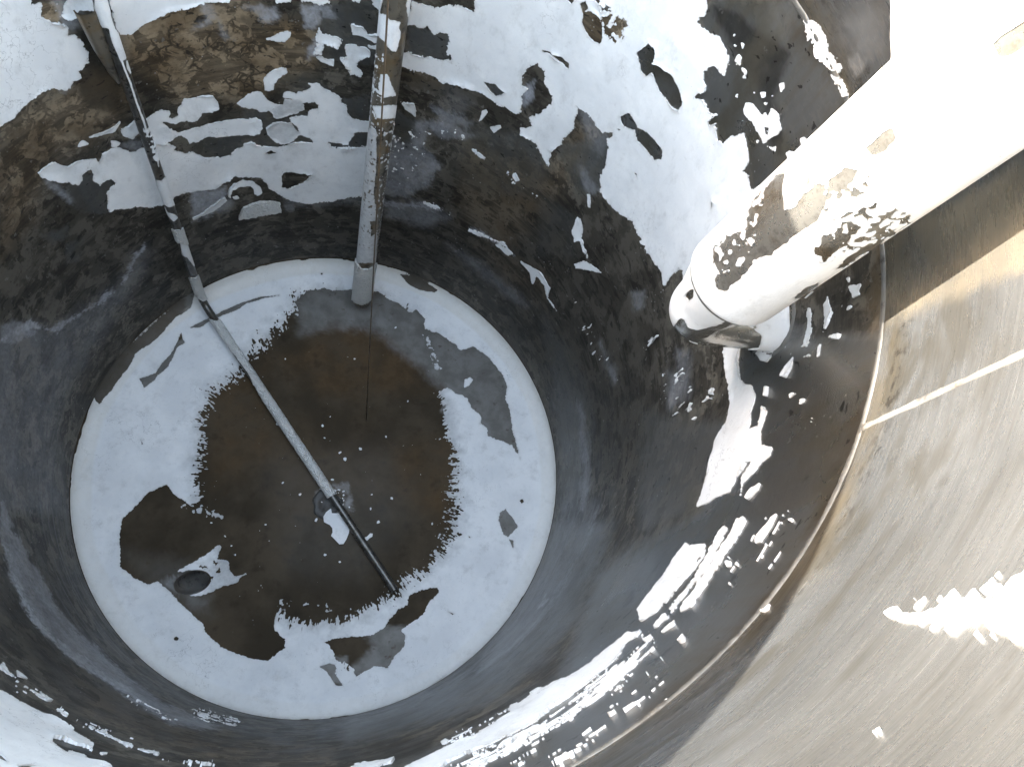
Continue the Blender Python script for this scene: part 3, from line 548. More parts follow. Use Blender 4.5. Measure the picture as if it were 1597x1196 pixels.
DARKS = [
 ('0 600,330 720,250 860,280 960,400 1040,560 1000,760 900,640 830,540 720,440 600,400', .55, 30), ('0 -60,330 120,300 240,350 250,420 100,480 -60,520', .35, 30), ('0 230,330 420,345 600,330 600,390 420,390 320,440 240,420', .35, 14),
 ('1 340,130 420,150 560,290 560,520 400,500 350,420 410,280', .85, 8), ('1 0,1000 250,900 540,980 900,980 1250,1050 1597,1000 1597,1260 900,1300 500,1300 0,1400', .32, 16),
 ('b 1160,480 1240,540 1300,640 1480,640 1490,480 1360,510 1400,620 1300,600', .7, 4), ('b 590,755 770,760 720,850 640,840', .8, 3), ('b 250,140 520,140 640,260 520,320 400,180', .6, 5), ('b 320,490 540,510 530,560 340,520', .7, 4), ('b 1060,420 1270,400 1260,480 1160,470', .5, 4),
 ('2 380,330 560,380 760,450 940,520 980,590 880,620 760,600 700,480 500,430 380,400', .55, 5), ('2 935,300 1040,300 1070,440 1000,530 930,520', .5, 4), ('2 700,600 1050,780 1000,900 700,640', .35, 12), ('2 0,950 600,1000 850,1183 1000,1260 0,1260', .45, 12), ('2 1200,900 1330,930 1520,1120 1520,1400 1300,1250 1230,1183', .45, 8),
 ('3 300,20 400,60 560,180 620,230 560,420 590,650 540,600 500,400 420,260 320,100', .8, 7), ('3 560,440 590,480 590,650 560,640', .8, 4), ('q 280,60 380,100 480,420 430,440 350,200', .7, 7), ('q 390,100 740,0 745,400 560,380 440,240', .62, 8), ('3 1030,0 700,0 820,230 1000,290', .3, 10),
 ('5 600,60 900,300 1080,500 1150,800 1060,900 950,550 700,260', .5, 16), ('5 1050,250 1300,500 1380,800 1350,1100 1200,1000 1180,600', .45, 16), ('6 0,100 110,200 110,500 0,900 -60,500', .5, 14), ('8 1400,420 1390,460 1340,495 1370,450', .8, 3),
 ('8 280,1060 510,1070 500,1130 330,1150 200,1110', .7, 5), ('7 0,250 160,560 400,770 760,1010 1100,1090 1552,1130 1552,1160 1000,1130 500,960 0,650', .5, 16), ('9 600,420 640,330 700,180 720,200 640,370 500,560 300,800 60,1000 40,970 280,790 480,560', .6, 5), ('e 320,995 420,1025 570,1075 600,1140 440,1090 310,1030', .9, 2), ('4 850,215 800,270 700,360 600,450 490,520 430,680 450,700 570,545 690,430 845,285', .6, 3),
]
# floor
F_INNER = '0 463,485 470,470 520,462 590,470 640,500 668,545 680,590 690,633 696,678 708,700 708,731 709,800 707,820 695,850 667,884 639,902 618,926 583,944 535,968 500,971 478,972 452,966 435,958 425,950 360,950 330,905 345,850 300,794 312,766 307,731 314,696 316,647 334,612 372,584 404,538 432,513'
FLOOR_OPS = [
 ('-', '0 460,471 478,454 505,450 520,454 547,452 590,454 607,467 624,474 641,489 649,484 661,495 662,514 687,521 700,531 711,538 718,547 739,541 760,556 781,580 791,601 788,622 795,640 797,661 812,717 798,694 781,687 760,680 760,668 749,661 751,650 735,635 730,622 718,615 697,605 660,620 560,560 480,520'),
 ('-', '0 436,947 428,961 428,982 444,996 444,1010 418,1029 393,1027 348,1010 320,985 317,971 303,961 278,937 258,916 247,907 230,911 209,900 188,884 187,839 190,811 216,784 232,768 260,755 270,770 306,794 400,800 440,900'),
 ('+', '7 795,320 850,285 930,240 960,215 990,205 975,260 1025,275 1030,310 1050,340 1100,330 1060,365 1000,385 900,430 820,420 800,425 850,400 920,360 925,330 860,315', .6),
 ('h', '7 880,280 980,260 1000,360 930,380', .32),
 ('-', '8 395,430 440,405 525,390 530,410 490,450 460,510 360,580 380,610 375,650 330,700 300,750 240,745 190,770 160,785 130,740 60,715 65,690 40,650 15,635 60,620 180,610 240,600 290,570 300,545 350,490 390,470'),
 ('-', '8 0,745 30,770 70,830 100,830 60,770 80,740 40,730', .3), ('+', '8 60,725 110,720 150,760 130,800 90,790', .6), ('h', '8 40,715 160,715 170,810 60,810', .35),
 ('-', '8 800,90 805,55 830,40 855,70 885,120 870,135 840,165 820,155', .4), ('-', '8 845,175 865,180 862,215', .2),
 ('-', '4 620,600 690,575 720,530 760,490 780,450 805,395 820,440 785,465 770,500 750,545 700,585 690,605 640,640', .35),
 ('-', '4 840,375 910,340 990,300 1080,260 1160,235 1240,230 1170,245 1100,265 1050,295 960,330 890,370', .3),
 ('-', '5 345,130 440,150 480,180 522,205 505,217 440,205 390,180', .35),
 ('-', '7 778,618 790,608 804,618 798,628 782,628', .2), ('-', '8 890,0 905,-6 912,6 900,14', .2), ('-', '8 605,145 640,150 620,165', .4), ('-', '8 660,160 675,165 668,170', .2),
 ('-', 'k 360,515 380,515 375,532 362,530', .1), ('-', '8 570,498 598,508 592,514', .1), ('-', '4 625,870 635,890 630,892', .1),
 ('-', '4 870,195 845,285 780,330 690,430 600,490 570,545 500,640 440,710 420,690 410,600 490,500 600,430 700,340 800,250', .5),
 ('+', '5 635,630 640,605 665,592 680,605 660,630 640,640', .3), ('s', '5 455,405 475,410 540,560 515,570', .50),
 ('h', '8 0,700 0,680 30,700', .3), ('s', '7 800,20 900,20 1000,60 990,85 900,75', .42), ('s', '7 1240,440 1552,480 1552,560 1240,500', .22),
]
THIN = [
 ('b 640,920 740,870 745,825 880,825 930,870 930,910 880,930 800,950 740,980 690,980', .75, 3), ('b 610,1060 660,1020 730,1008 820,1020 850,1060 890,1110 / d 890,50 840,100 760,135 700,110 660,80 620,30', .62, 2),
 ('d 0,520 150,510 280,430 300,600 120,720 0,770', .5, 4), ('d 0,250 300,260 560,180 700,400 400,400 0,480', .14, 14), ('c 720,80 880,20 950,0 860,55', .7, 2), ('d 600,190 700,190 700,270 600,260', .35, 5),
 ('b 50,960 200,920 200,800 100,790 0,850', .06, 8), ('c 350,300 650,260 650,440 420,420', .10, 10), ('2 1100,640 1600,300 1600,1120 1340,950 1320,640', .07, 30), ('8 40,1000 300,940 200,1020 0,1060', .3, 4),
]
F_BROWN = [('0 520,500 640,520 690,600 560,620 460,610 440,560', .9, 25), ('0 340,600 420,560 420,720 330,760', .8, 25), ('0 610,690 710,690 700,820 620,780', .9, 25), ('0 400,640 600,620 640,760 440,800', .25, 30)]
F_BARE = [('0 460,471 478,450 547,445 600,450 650,480 700,530 740,535 800,580 800,660 815,720 745,680 690,605 640,560 580,510 520,505 470,520', .9, 14), ('0 700,540 790,540 830,760 690,640', .95, 4), ('4 600,560 860,380 860,480 640,660', .9, 3), ('8 160,560 400,570 400,700 240,780 120,780 240,650', .9, 6), ('8 0,700 120,700 120,840 0,800', .9, 3), ('8 780,30 900,30 900,220 780,180', .95, 3), ('4 820,220 1260,220 1260,280 820,390', .9, 3), ('0 420,720 610,700 640,800 560,900 440,890', .16, 40), ('0 190,860 300,880 330,960 250,930', .25, 20), ('4 880,180 850,300 690,440 450,720 400,690 410,580 600,420', .35, 3), ('5 340,120 530,120 530,230 340,230', .3, 3)]
F_CHALK = [('m 280,150 340,120 330,200 300,260', .6, 5), ('m 440,90 540,80 600,180 590,310 520,270 540,180', .45, 5), ('0 470,500 640,500 640,515 480,515', .12, 8), ('7 720,360 800,330 800,430 760,400', .35, 4), ('7 830,430 950,430 900,500 850,490', .18, 8)]
# big pipe, elbow
PIPE_OPS = [
 ('+', '0 1000,-200 1750,-200 1750,500 1300,560 1000,560', 0),
 ('-', 'p 405,670 400,700 420,750 460,755 500,720 540,690 615,600 610,580 720,555 730,530 800,490 830,460 940,390 990,330 1020,260 1000,220 1010,170 900,210 830,300 790,310 775,220 790,110 740,120 690,170 680,260 650,330 640,450 600,530 560,600 500,640 430,660'),
 ('h', 'p 390,520 470,450 560,420 600,300 620,230 700,160 720,200 690,300 650,500 560,620 400,680', .66),
 ('h', 'p 940,500 1000,400 1100,340 1300,260 1477,330 1477,420 1350,480 1180,540 1080,560 990,610', .56), ('-', 'p 985,460 1040,430 1080,480 1130,500 1060,540 1000,600 985,570 1000,520', 1.2),
 ('-', 'p 835,790 900,730 975,700 960,730 880,790', .7), ('-', 'p 1070,630 1120,570 1200,520 1330,470 1300,520 1200,560 1110,630', .8),
 ('h', 'p 900,100 1000,180 1300,100 1200,260 1000,330 900,260', .45), ('-', 'q 610,920 690,850 790,770 800,860 740,940 660,980', 1.2), ('-', 'q 380,1130 480,1040 580,1050 540,1120 440,1196 380,1196', 1.0), ('-', 'q 1390,280 1470,210 1560,150 1640,120 1640,260 1540,330 1450,370', 1.0),
]
ELBOW_OPS = [
 ('+', 'p 100,600 800,600 820,1100 100,1100', 0),
 ('-', 'p 195,925 215,900 240,910 260,950 300,965 350,955 420,940 455,920 485,885 520,880 560,930 620,965 660,1000 650,1060 560,1080 350,1060 200,1000 170,960', .7),
 ('-', 'p 240,780 265,750 290,740 285,790 265,805', .5), ('-', 'p 300,740 345,660 360,740 310,760', .6), ('-', 'p 330,700 400,840 480,870 520,880 700,880 690,900 500,910 460,880 380,830 320,750', .6), ('h', 'p 480,900 700,900 700,980 560,980', .3),
]
# upright pipe
DIP_OPS = [
 ('+', '2 255,60 300,70 320,95 370,105 360,130 370,155 350,240 330,240 300,200 255,160', .8), ('+', '2 280,345 310,340 345,440 300,450 265,430', .9), ('+', '2 240,490 350,485 352,515 345,545 300,550 260,545', .6),
 ('+', '2 270,-60 290,0 270,60 240,130 240,-60', .8), ('+', '2 395,-60 420,-60 410,100 395,60', .8),
 ('s', '2 200,250 290,250 300,620 190,620', .34), ('+', '2 180,600 258,590 258,760 245,900 262,1000 262,1090 258,1196 100,1196', .9), ('+', 'k 600,-80 850,-80 885,420 600,420', .8),
 ('h', '2 190,650 290,650 280,1000 180,1000', .28), ('h', 'k 720,60 860,60 860,300 720,300', .24), ('-', '2 262,640 330,640 305,820 285,920 262,900', 1.4), ('-', 'k 820,30 900,30 890,130 830,170', 1.2), ('s', '2 280,560 350,560 320,800 290,1100 260,1100', .30),
]
DIP_CRUST = [('+', 'k 600,370 660,340 690,370 700,420 740,465 800,470 850,450 890,400 940,400 900,800 835,750 790,790 740,808 700,795 650,755 600,760', .8)]
# bent tube
ROD_OPS = [
 ('+', 'a 790,-300 785,100 850,230 900,235 930,350 960,420 1000,510 1040,490 1045,430 1000,300 950,240 920,150 890,0 890,-300', .8),
 ('l', 'a 1010,510 1050,620 1080,690 1130,850 1180,980 1225,1130', 1.3), ('+', 'a 1045,510 1060,500 1095,570 1080,620 1050,570', .5), ('s', 'c 1180,0 1230,0 1330,250 1290,270', .5), ('+', 'c 1262,240 1300,215 1330,230 1325,260 1285,270', .6), ('l', 'c 1305,275 1315,320', .7),
 ('+', 'c 1290,430 1340,438 1380,390 1420,480 1470,590 1450,640 1400,655 1350,620 1310,500', .5),
 ('+', 'c 1365,650 1390,700 1450,715 1475,740 1440,770 1390,720', .4), ('+', 'c 1455,640 1480,680 1520,750 1500,770 1480,720', .4), ('+', '4 800,0 850,-10 885,90 860,100 830,60 810,50', .4),
]
ROD_CRUST = [
 ('+', 'c 1400,820 1440,840 1500,845 1530,780 1580,870 1610,960 1540,965 1480,950 1430,880', .5), ('+', '4 840,150 870,150 895,110 925,190 935,245 900,255 870,230', .4),
 ('+', '4 925,330 960,345 1000,330 1200,640 1400,960 1492,1112 1440,1135 1300,930 1100,570', .5),
]
BIG_FLAKE = 'm 415,290 422,330 485,332 530,400 572,465 565,500 545,550 520,590 485,592 440,545 415,520 428,490 425,455 405,430 355,405 350,360 375,320'
PAIR_FLAKE = 'm 725,520 745,498 768,500 765,525 740,540 722,560 705,558 700,530 715,528'
CRUMBS = [(441, 753, 5), (493, 811, 7), (468, 771, 5), (503, 664, 5), (506, 683, 4), (518, 748, 6), (590, 814, 6), (611, 777, 5), (580, 771, 4), (578, 793, 5), (507, 865, 5), (530, 876, 4), (674, 817, 5), (617, 511, 5), (553, 560, 4), (562, 700, 6), (636, 626, 4), (530, 706, 6), (538, 716, 7), (602, 681, 4), (480, 705, 3), (515, 650, 3), (433, 661, 6), (445, 560, 3), (414, 818, 4), (351, 836, 4), (361, 851, 3), (367, 865, 3), (330, 815, 4)]


# ------------------------------------------------------------------ the tank
tank = thing('metal_tank', 'large open steel tank seen from above, stained dark and coated in peeling white paint', 'tank')

def edge_noise(P):
    a = vnoise(P * 62, 3); b = vnoise(P * 150, 9)
    return 3.2 * fbm(P * 24, 2, 4) + 3.0 * (np.abs(a) - 0.28) + 1.8 * (np.abs(b) - 0.28) + 1.5 * vnoise(P * 260, 11)
def outside(U, m=70):
    return (U[:, 0] < -m) | (U[:, 0] > 1597 + m) | (U[:, 1] < -m) | (U[:, 1] > 1196 + m)

# wall: one sheet, fine enough to carry the stains
def wall_pt(th, z, h):
    r = 1.0 - h
    return np.stack([r * np.cos(th), r * np.sin(th), z], -1)
nT = 1080
TH = np.linspace(-math.pi, math.pi, nT, endpoint=False)
def wall_course(name, mat, z0, z1, nZ):
  ZZ = np.linspace(z0, z1, nZ)
  tt, zz = np.meshgrid(TH, ZZ, indexing='ij'); P = wall_pt(tt, zz, 0 * tt); Pf_ = P.reshape(-1, 3)
  wall_me = grid_mesh(name, P, cyc=True)
  wall_me.flip_normals()
  U = proj(Pf_); out = outside(U); N = edge_noise(Pf_)
  big = fbm(Pf_ * 2.5, 3, 31)
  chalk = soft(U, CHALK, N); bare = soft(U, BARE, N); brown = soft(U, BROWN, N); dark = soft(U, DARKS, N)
  zf = Pf_[:, 2]
  bare = np.where(out & (zf > 1.7), np.maximum(bare, 0.8), bare)
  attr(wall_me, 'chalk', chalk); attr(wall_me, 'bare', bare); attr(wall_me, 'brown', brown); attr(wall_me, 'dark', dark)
  sh = wall_me.attributes.new('sheet', 'FLOAT_VECTOR', 'POINT'); sh.data.foreach_set('vector', np.stack([tt.ravel(), zf, 0 * zf], 1).astype(np.float32).ravel())
  return link(name, wall_me, mat, tank)
wall = wall_course('wall', M_WALL, 0.0, Z_WELD, 340)
upper = wall_course('upper_wall', M_UPPER, Z_WELD, Z_TOP, 120)


# the white film on the wall
fT, fZ = 2500, 1100
dth = 2 * math.pi / fT
def wall_film_pt(i, j, h):
    u = j / (fZ - 1)
    return wall_pt(-math.pi + i * dth, 0.004 + (Z_TOP - 0.014) * (1.30 * u - 0.30 * u * u), h)
ti, zi = np.meshgrid(np.arange(fT), np.arange(fZ), indexing='ij')
Pw = wall_film_pt(ti.ravel().astype(float), zi.ravel().astype(float), np.zeros(fT * fZ))
U = proj(Pw); out = outside(U)
phi = np.full(len(Pw), -FAR)
I = np.where(~out)[0]; Pi = Pw[I]; N = edge_noise(Pi)
thI = np.arctan2(Pi[:, 1], Pi[:, 0])
rag_h = fbm(np.stack([np.cos(thI) * 15 + 0.9 * vnoise(Pi * 60, 57), np.sin(thI) * 15 + 0.9 * vnoise(Pi * 60, 58), Pi[:, 2] * 210 + 1.1 * vnoise(Pi * 38, 56)], 1), 3, 51)     # drawn out round the wall
rag_v = fbm(np.stack([np.cos(thI) * 95, np.sin(thI) * 95, Pi[:, 2] * 22], 1), 3, 61)
rag_i = fbm(Pi * 70, 3, 71)
def wall_aniso(idx, dens):
    d, mode = dens if isinstance(dens, tuple) else (dens, 'i')
    f = {'h': rag_h, 'v': rag_v, 'i': rag_i}[mode][idx]
    return (f - (0.55 - d)) * 14
phi[I] = compose(U[I], WALL_OPS, N, wall_aniso)
O = np.where(out)[0]
zo = Pw[O, 2]
phi[O] = (fbm(Pw[O] * 3.0, 4, 81) * 30 + np.where(zo > Z_WELD - 0.1, -40, -4))
phi2 = phi.reshape(fT, fZ)
curl = np.exp(-np.clip(phi2, 0, None) / 5.0) * np.clip(fbm(Pw * 14, 2, 91).reshape(fT, fZ) * 1.6 - 0.15, 0, 1)
offw = 0.0022 + 0.009 * curl + 0.0006 * fbm(Pw * 40, 2, 95).reshape(fT, fZ)
wf = film_mesh('paint_film', wall_film_pt, phi2, offw, cyc=True); wf.flip_normals()
co = np.empty(len(wf.vertices) * 3, np.float32); wf.vertices.foreach_get('co', co); co = co.reshape(-1, 3).astype(float)
attr(wf, 'thin', soft(proj(co), THIN, 2.0 * fbm(co * 40, 2, 99)))
link('paint_film', wf, M_FILM, wall)
# blistered crust patch stuck to the wall
pc = S(CRUST_PATCH); cp = on_cyl(pc); cth = np.arctan2(cp[:, 1], cp[:, 0])
t0_, t1_, z0_, z1_ = cth.min() - .02, cth.max() + .02, cp[:, 2].min() - .02, cp[:, 2].max() + .02
ca, cb = 90, 70
def crust_pt(i, j, h): return wall_pt(t0_ + i * (t1_ - t0_) / (ca - 1), z0_ + j * (z1_ - z0_) / (cb - 1), h)
gi, gj = np.meshgrid(np.arange(ca), np.arange(cb), indexing='ij')
Pc = crust_pt(gi.ravel().astype(float), gj.ravel().astype(float), np.zeros(ca * cb))
ph = sdf(proj(Pc), pc) + 1.2 * fbm(Pc * 110, 2, 5)
offc = 0.008 + 0.004 * fbm(Pc * 120, 2, 6)
cm = film_mesh('paint_crust', crust_pt, ph.reshape(ca, cb), offc.reshape(ca, cb)); cm.flip_normals()
link('paint_crust', cm, M_CRUST, wall)

# weld beads
def bead(name, pts, closed, w, seed, nrm):
    n = len(pts); prof = np.linspace(0, math.pi, 9); V = []
    tan = np.roll(pts, -1, 0) - np.roll(pts, 1, 0)
    if not closed: tan[0] = pts[1] - pts[0]; tan[-1] = pts[-1] - pts[-2]
    tan /= np.linalg.norm(tan, axis=1)[:, None]; side = np.cross(tan, nrm)
    nz = fbm(pts * 45, 2, seed); rip = vnoise(pts * 130, seed + 4)
    wv = w * (1 + 0.30 * nz); hv = w * 0.50 * (1 + 0.3 * nz + 0.25 * rip)
    G = pts[:, None] + side[:, None] * (np.cos(prof)[None, :, None] * wv[:, None, None]) + nrm[:, None] * (np.sin(prof)[None, :, None] * hv[:, None, None]) - nrm[:, None] * 0.001
    return grid_mesh(name, G, cyc=closed)
a = np.linspace(-math.pi, math.pi, 1400, endpoint=False)
ringp = np.stack([np.cos(a), np.sin(a), np.full_like(a, Z_WELD)], 1); rn = -ringp * np.array([1, 1, 0])
me = bead('weld_seam', ringp, True, 0.0065, 3, rn); link('weld_seam', me, M_WELD, tank)
sth = float(np.arctan2(*on_cyl(S('6 1200,640'))[0, 1::-1]))
zs = np.linspace(Z_WELD + 0.004, Z_TOP - 0.01, 260)
vp = np.stack([np.full_like(zs, math.cos(sth)), np.full_like(zs, math.sin(sth)), zs], 1)
me = bead('weld_seam', vp, False, 0.0065, 8, np.repeat(np.array([[-math.cos(sth), -math.sin(sth), 0.0]]), len(zs), 0)); link('weld_seam', me, M_WELD, tank)

# rolled rim and the outer shell, bottom
def lathe(name, prof, seg=160, cyc_prof=False):
    a = np.linspace(0, 2 * math.pi, seg, endpoint=False); prof = np.array(prof)
    G = np.stack([prof[None, :, 0] * np.cos(a)[:, None], prof[None, :, 0] * np.sin(a)[:, None], np.repeat(prof[None, :, 1], seg, 0)], -1)
    return grid_mesh(name, G, cyc=True)
rim_prof = [(1.006 + 0.02 * math.cos(t) + 0.014, Z_TOP - 0.004 + 0.02 * math.sin(t)) for t in np.linspace(0, 2 * math.pi, 17)]
me = lathe('rim', rim_prof); link('rim', me, M_OUT, tank)
me = lathe('shell', [(1.012, Z_TOP - 0.02), (1.012, -0.14), (0.94, -0.30), (0.001, -0.32)]); link('shell', me, M_OUT, tank)

# floor: flat dish with a rounded knuckle up to the wall
FZ, KN = -0.06, 0.07
def floor_z(r):
    k = np.clip((r - (1 - KN)) / KN, 0, 1)
    return FZ + (1 - np.sqrt(np.clip(1 - k * k, 0, 1))) * (-FZ) - 0.012 * np.clip(1 - r / 0.93, 0, 1)
def on_floor(px, it=6):
    z = FZ
    P = on_z(px, FZ)
    for _ in range(it):
        d = ray(px); z = floor_z(np.hypot(P[:, 0], P[:, 1])); t = (z - CAM_C[2]) / d[:, 2]; P = CAM_C + d * t[:, None]
    return P
DR = on_floor([(299, 908)])[0]; DR_R = 0.055
DE = np.array([1.22, 0.80]); da = R_(14); DM = np.array([[math.cos(da), -math.sin(da)], [math.sin(da), math.cos(da)]])
def dr_local(v): return (v @ DM) / DE
def dr_world(v): return (v * DE) @ DM.T
rr = np.concatenate([np.linspace(0.0, 0.92, 150), 1 - KN + KN * np.sin(np.linspace(0.12, math.pi / 2, 16))]); nA = 420
aa = np.linspace(0, 2 * math.pi, nA, endpoint=False)
ra, ri = np.meshgrid(aa, rr, indexing='ij')
P = np.stack([ri * np.cos(ra), ri * np.sin(ra), floor_z(ri)], -1); Pq = P.reshape(-1, 3)
# pull the vertices nearest the drain onto its edge so that the opening is round
dv = dr_local(Pq[:, :2] - DR[:2]); dd = np.hypot(dv[:, 0], dv[:, 1])
keep = dd > DR_R * 0.86
snap = (dd > DR_R * 0.86) & (dd < DR_R * 1.12)
Pq[snap, :2] = DR[:2] + dr_world(dv[snap] / dd[snap][:, None] * DR_R)
me = grid_mesh('floor', Pq.reshape(P.shape), cyc=True, keep=keep)
U = proj(Pq); N = edge_noise(Pq)
attr(me, 'brown', soft(U, F_BROWN, N)); attr(me, 'bare', soft(U, F_BARE, N)); attr(me, 'chalk', soft(U, F_CHALK, N))
floor = link('floor', me, M_FLOOR, tank)
# floor film
fn = 620; st = 2.0 / (fn - 1)
def floor_film_pt(i, j, h):
    x = -1 + i * st; y = -1 + j * st; r = np.hypot(x, y); s_ = np.minimum(1.0, 0.9992 / np.maximum(r, 1e-6)); x = x * s_; y = y * s_; r = r * s_
    k = np.clip((r - (1 - KN)) / KN, 0, 1)
    sc_ = (1 - h * k / np.maximum(r, 1e-6))
    return np.stack([x * sc_, y * sc_, floor_z(r) + h * np.sqrt(np.clip(1 - k * k, 0, 1))], -1)
gi, gj = np.meshgrid(np.arange(fn), np.arange(fn), indexing='ij')
gx = (-1 + gi * st).ravel(); gy = (-1 + gj * st).ravel(); gr = np.hypot(gx, gy)
Pfl = np.stack([gx, gy, floor_z(np.minimum(gr, 1))], 1); U = proj(Pfl)
N = edge_noise(Pfl)
# feathered inner edge: the film thins out in strokes that run towards the centre
c0 = on_floor([(510, 745)])[0]
ang = np.arctan2(Pfl[:, 1] - c0[1], Pfl[:, 0] - c0[0]); rad = np.hypot(Pfl[:, 1] - c0[1], Pfl[:, 0] - c0[0])
fm = np.clip(0.70 + 1.2 * fbm(Pfl * 6, 2, 30), 0.2, 1.25)
feath = fm * (13 * vnoise(np.stack([np.cos(ang) * 105, np.sin(ang) * 105, rad * 30], 1), 23) + 15 * vnoise(np.stack([np.cos(ang) * 180, np.sin(ang) * 180, rad * 75], 1), 24) + 15 * vnoise(Pfl * 150, 33)) + 7 * fbm(np.stack([np.cos(ang) * 26, np.sin(ang) * 26, rad * 9], 1), 4, 21, 0.7) + 7 * fbm(np.stack([np.cos(ang) * 50, np.sin(ang) * 50, rad * 40], 1), 2, 27) + 3 * fbm(Pfl * 130, 2, 25)
ph = (0.9995 - gr) * 370 - np.clip(4.5 * fbm(Pfl * 14, 3, 46) - 0.8, 0, 4) * np.clip(fbm(Pfl * 2.2, 2, 44) * 3, 0, 1)
pB = S(F_INNER); i = near(U, pB); sB = np.full(len(U), -FAR); sB[i] = sdf(U[i], pB) + feath[i]; ph = np.minimum(ph, -sB)
def floor_aniso(idx, dens):
    return (rag_f[idx] - (0.55 - dens)) * 10
rag_f = fbm(Pfl * 55, 3, 77)
for op in FLOOR_OPS:
    k, poly = op[0], S(op[1]); i = near(U, poly)
    amp = op[2] if len(op) > 2 else 0.55
    s_ = sdf(U[i], poly)
    if k == '-': ph[i] = np.minimum(ph[i], -(s_ + N[i] * amp))
    elif k == '+': ph[i] = np.maximum(ph[i], s_ + N[i] * amp)
    elif k == 's': ph[i] = np.maximum(ph[i], np.minimum(s_ + N[i], floor_aniso(i, op[2])))
    elif k == 'h': ph[i] = np.minimum(ph[i], -np.minimum(s_ + N[i], floor_aniso(i, op[2])))
dd = np.hypot(*dr_local(np.stack([gx - DR[0], gy - DR[1]], 1)).T); ph = np.minimum(ph, (dd - DR_R - 0.004) * 370)
offf = 0.0016 + 0.0007 * fbm(Pfl * 30, 2, 14) + 0.003 * np.exp(-np.clip(ph, 0, None) / 3.0) * np.clip(fbm(Pfl * 12, 2, 15), 0, 1)
me = film_mesh('paint_film', floor_film_pt, ph.reshape(fn, fn), offf.reshape(fn, fn))
co = np.empty(len(me.vertices) * 3, np.float32); me.vertices.foreach_get('co', co); co = co.reshape(-1, 3).astype(float)
cr = np.hypot(co[:, 0], co[:, 1]) + 0.010 * fbm(co * 6, 2, 66); Uv = proj(co); iv = near(Uv, pB, 60); tv = np.zeros(len(co)); dv_ = -sdf(Uv[iv], pB); tv[iv] = np.clip(0.62 - dv_ / 42 + 0.5 * fbm(co[iv] * 30, 3, 67), 0, 0.75); attr(me, 'thin', tv)
attr(me, 'lip', np.clip((cr - 0.935) / 0.012, 0, 1) * (0.6 + 0.25 * np.clip(co[:, 1], -1, 1)) * (0.8 + 0.2 * np.clip((cr - 0.975) / 0.02, 0, 1)))
link('paint_film', me, M_FILM, floor)
# drain outlet through the floor and the round plug in its centre
a = np.linspace(0, 2 * math.pi, 64, endpoint=False)
tubeG = []
for r_, z_, sh in ((DR_R * 1.12, -0.0035, 0), (DR_R * 1.01, -0.001, 0), (DR_R * 0.985, -0.004, 0), (DR_R * 0.98, -0.04, 0.012), (DR_R * 0.97, -0.12, 0.045), (0.001, -0.122, 0.045)):
    e_ = dr_world(np.stack([r_ * np.cos(a), r_ * np.sin(a)], 1)); tubeG.append(np.stack([DR[0] + sh + e_[:, 0], DR[1] + sh + e_[:, 1], np.full_like(a, DR[2] + z_)], 1))
me = grid_mesh('drain_outlet', np.stack(tubeG, 1), cyc=True); me.flip_normals(); link('drain_outlet', me, M_DARK, tank)
PC = on_floor([(509, 786)])[0]
plugG = []
for r_, z_ in ((0.060, 0.0005), (0.057, 0.006), (0.050, 0.008), (0.030, 0.007), (0.026, 0.002), (0.0005, 0.002)):
    rn_ = r_ * (1 + 0.10 * np.sin(3 * a + 1) * (r_ > .04) + 0.05 * np.sin(7 * a))
    plugG.append(np.stack([PC[0] + rn_ * np.cos(a), PC[1] + rn_ * np.sin(a), np.full_like(a, PC[2] + z_)], 1))
me = grid_mesh('centre_plug', np.stack(plugG, 1), cyc=True); link('centre_plug', me, mat_steel('corroded_plug', (0.07, 0.066, 0.06), 0.2, 0.55, 0.3, 0.6), tank)

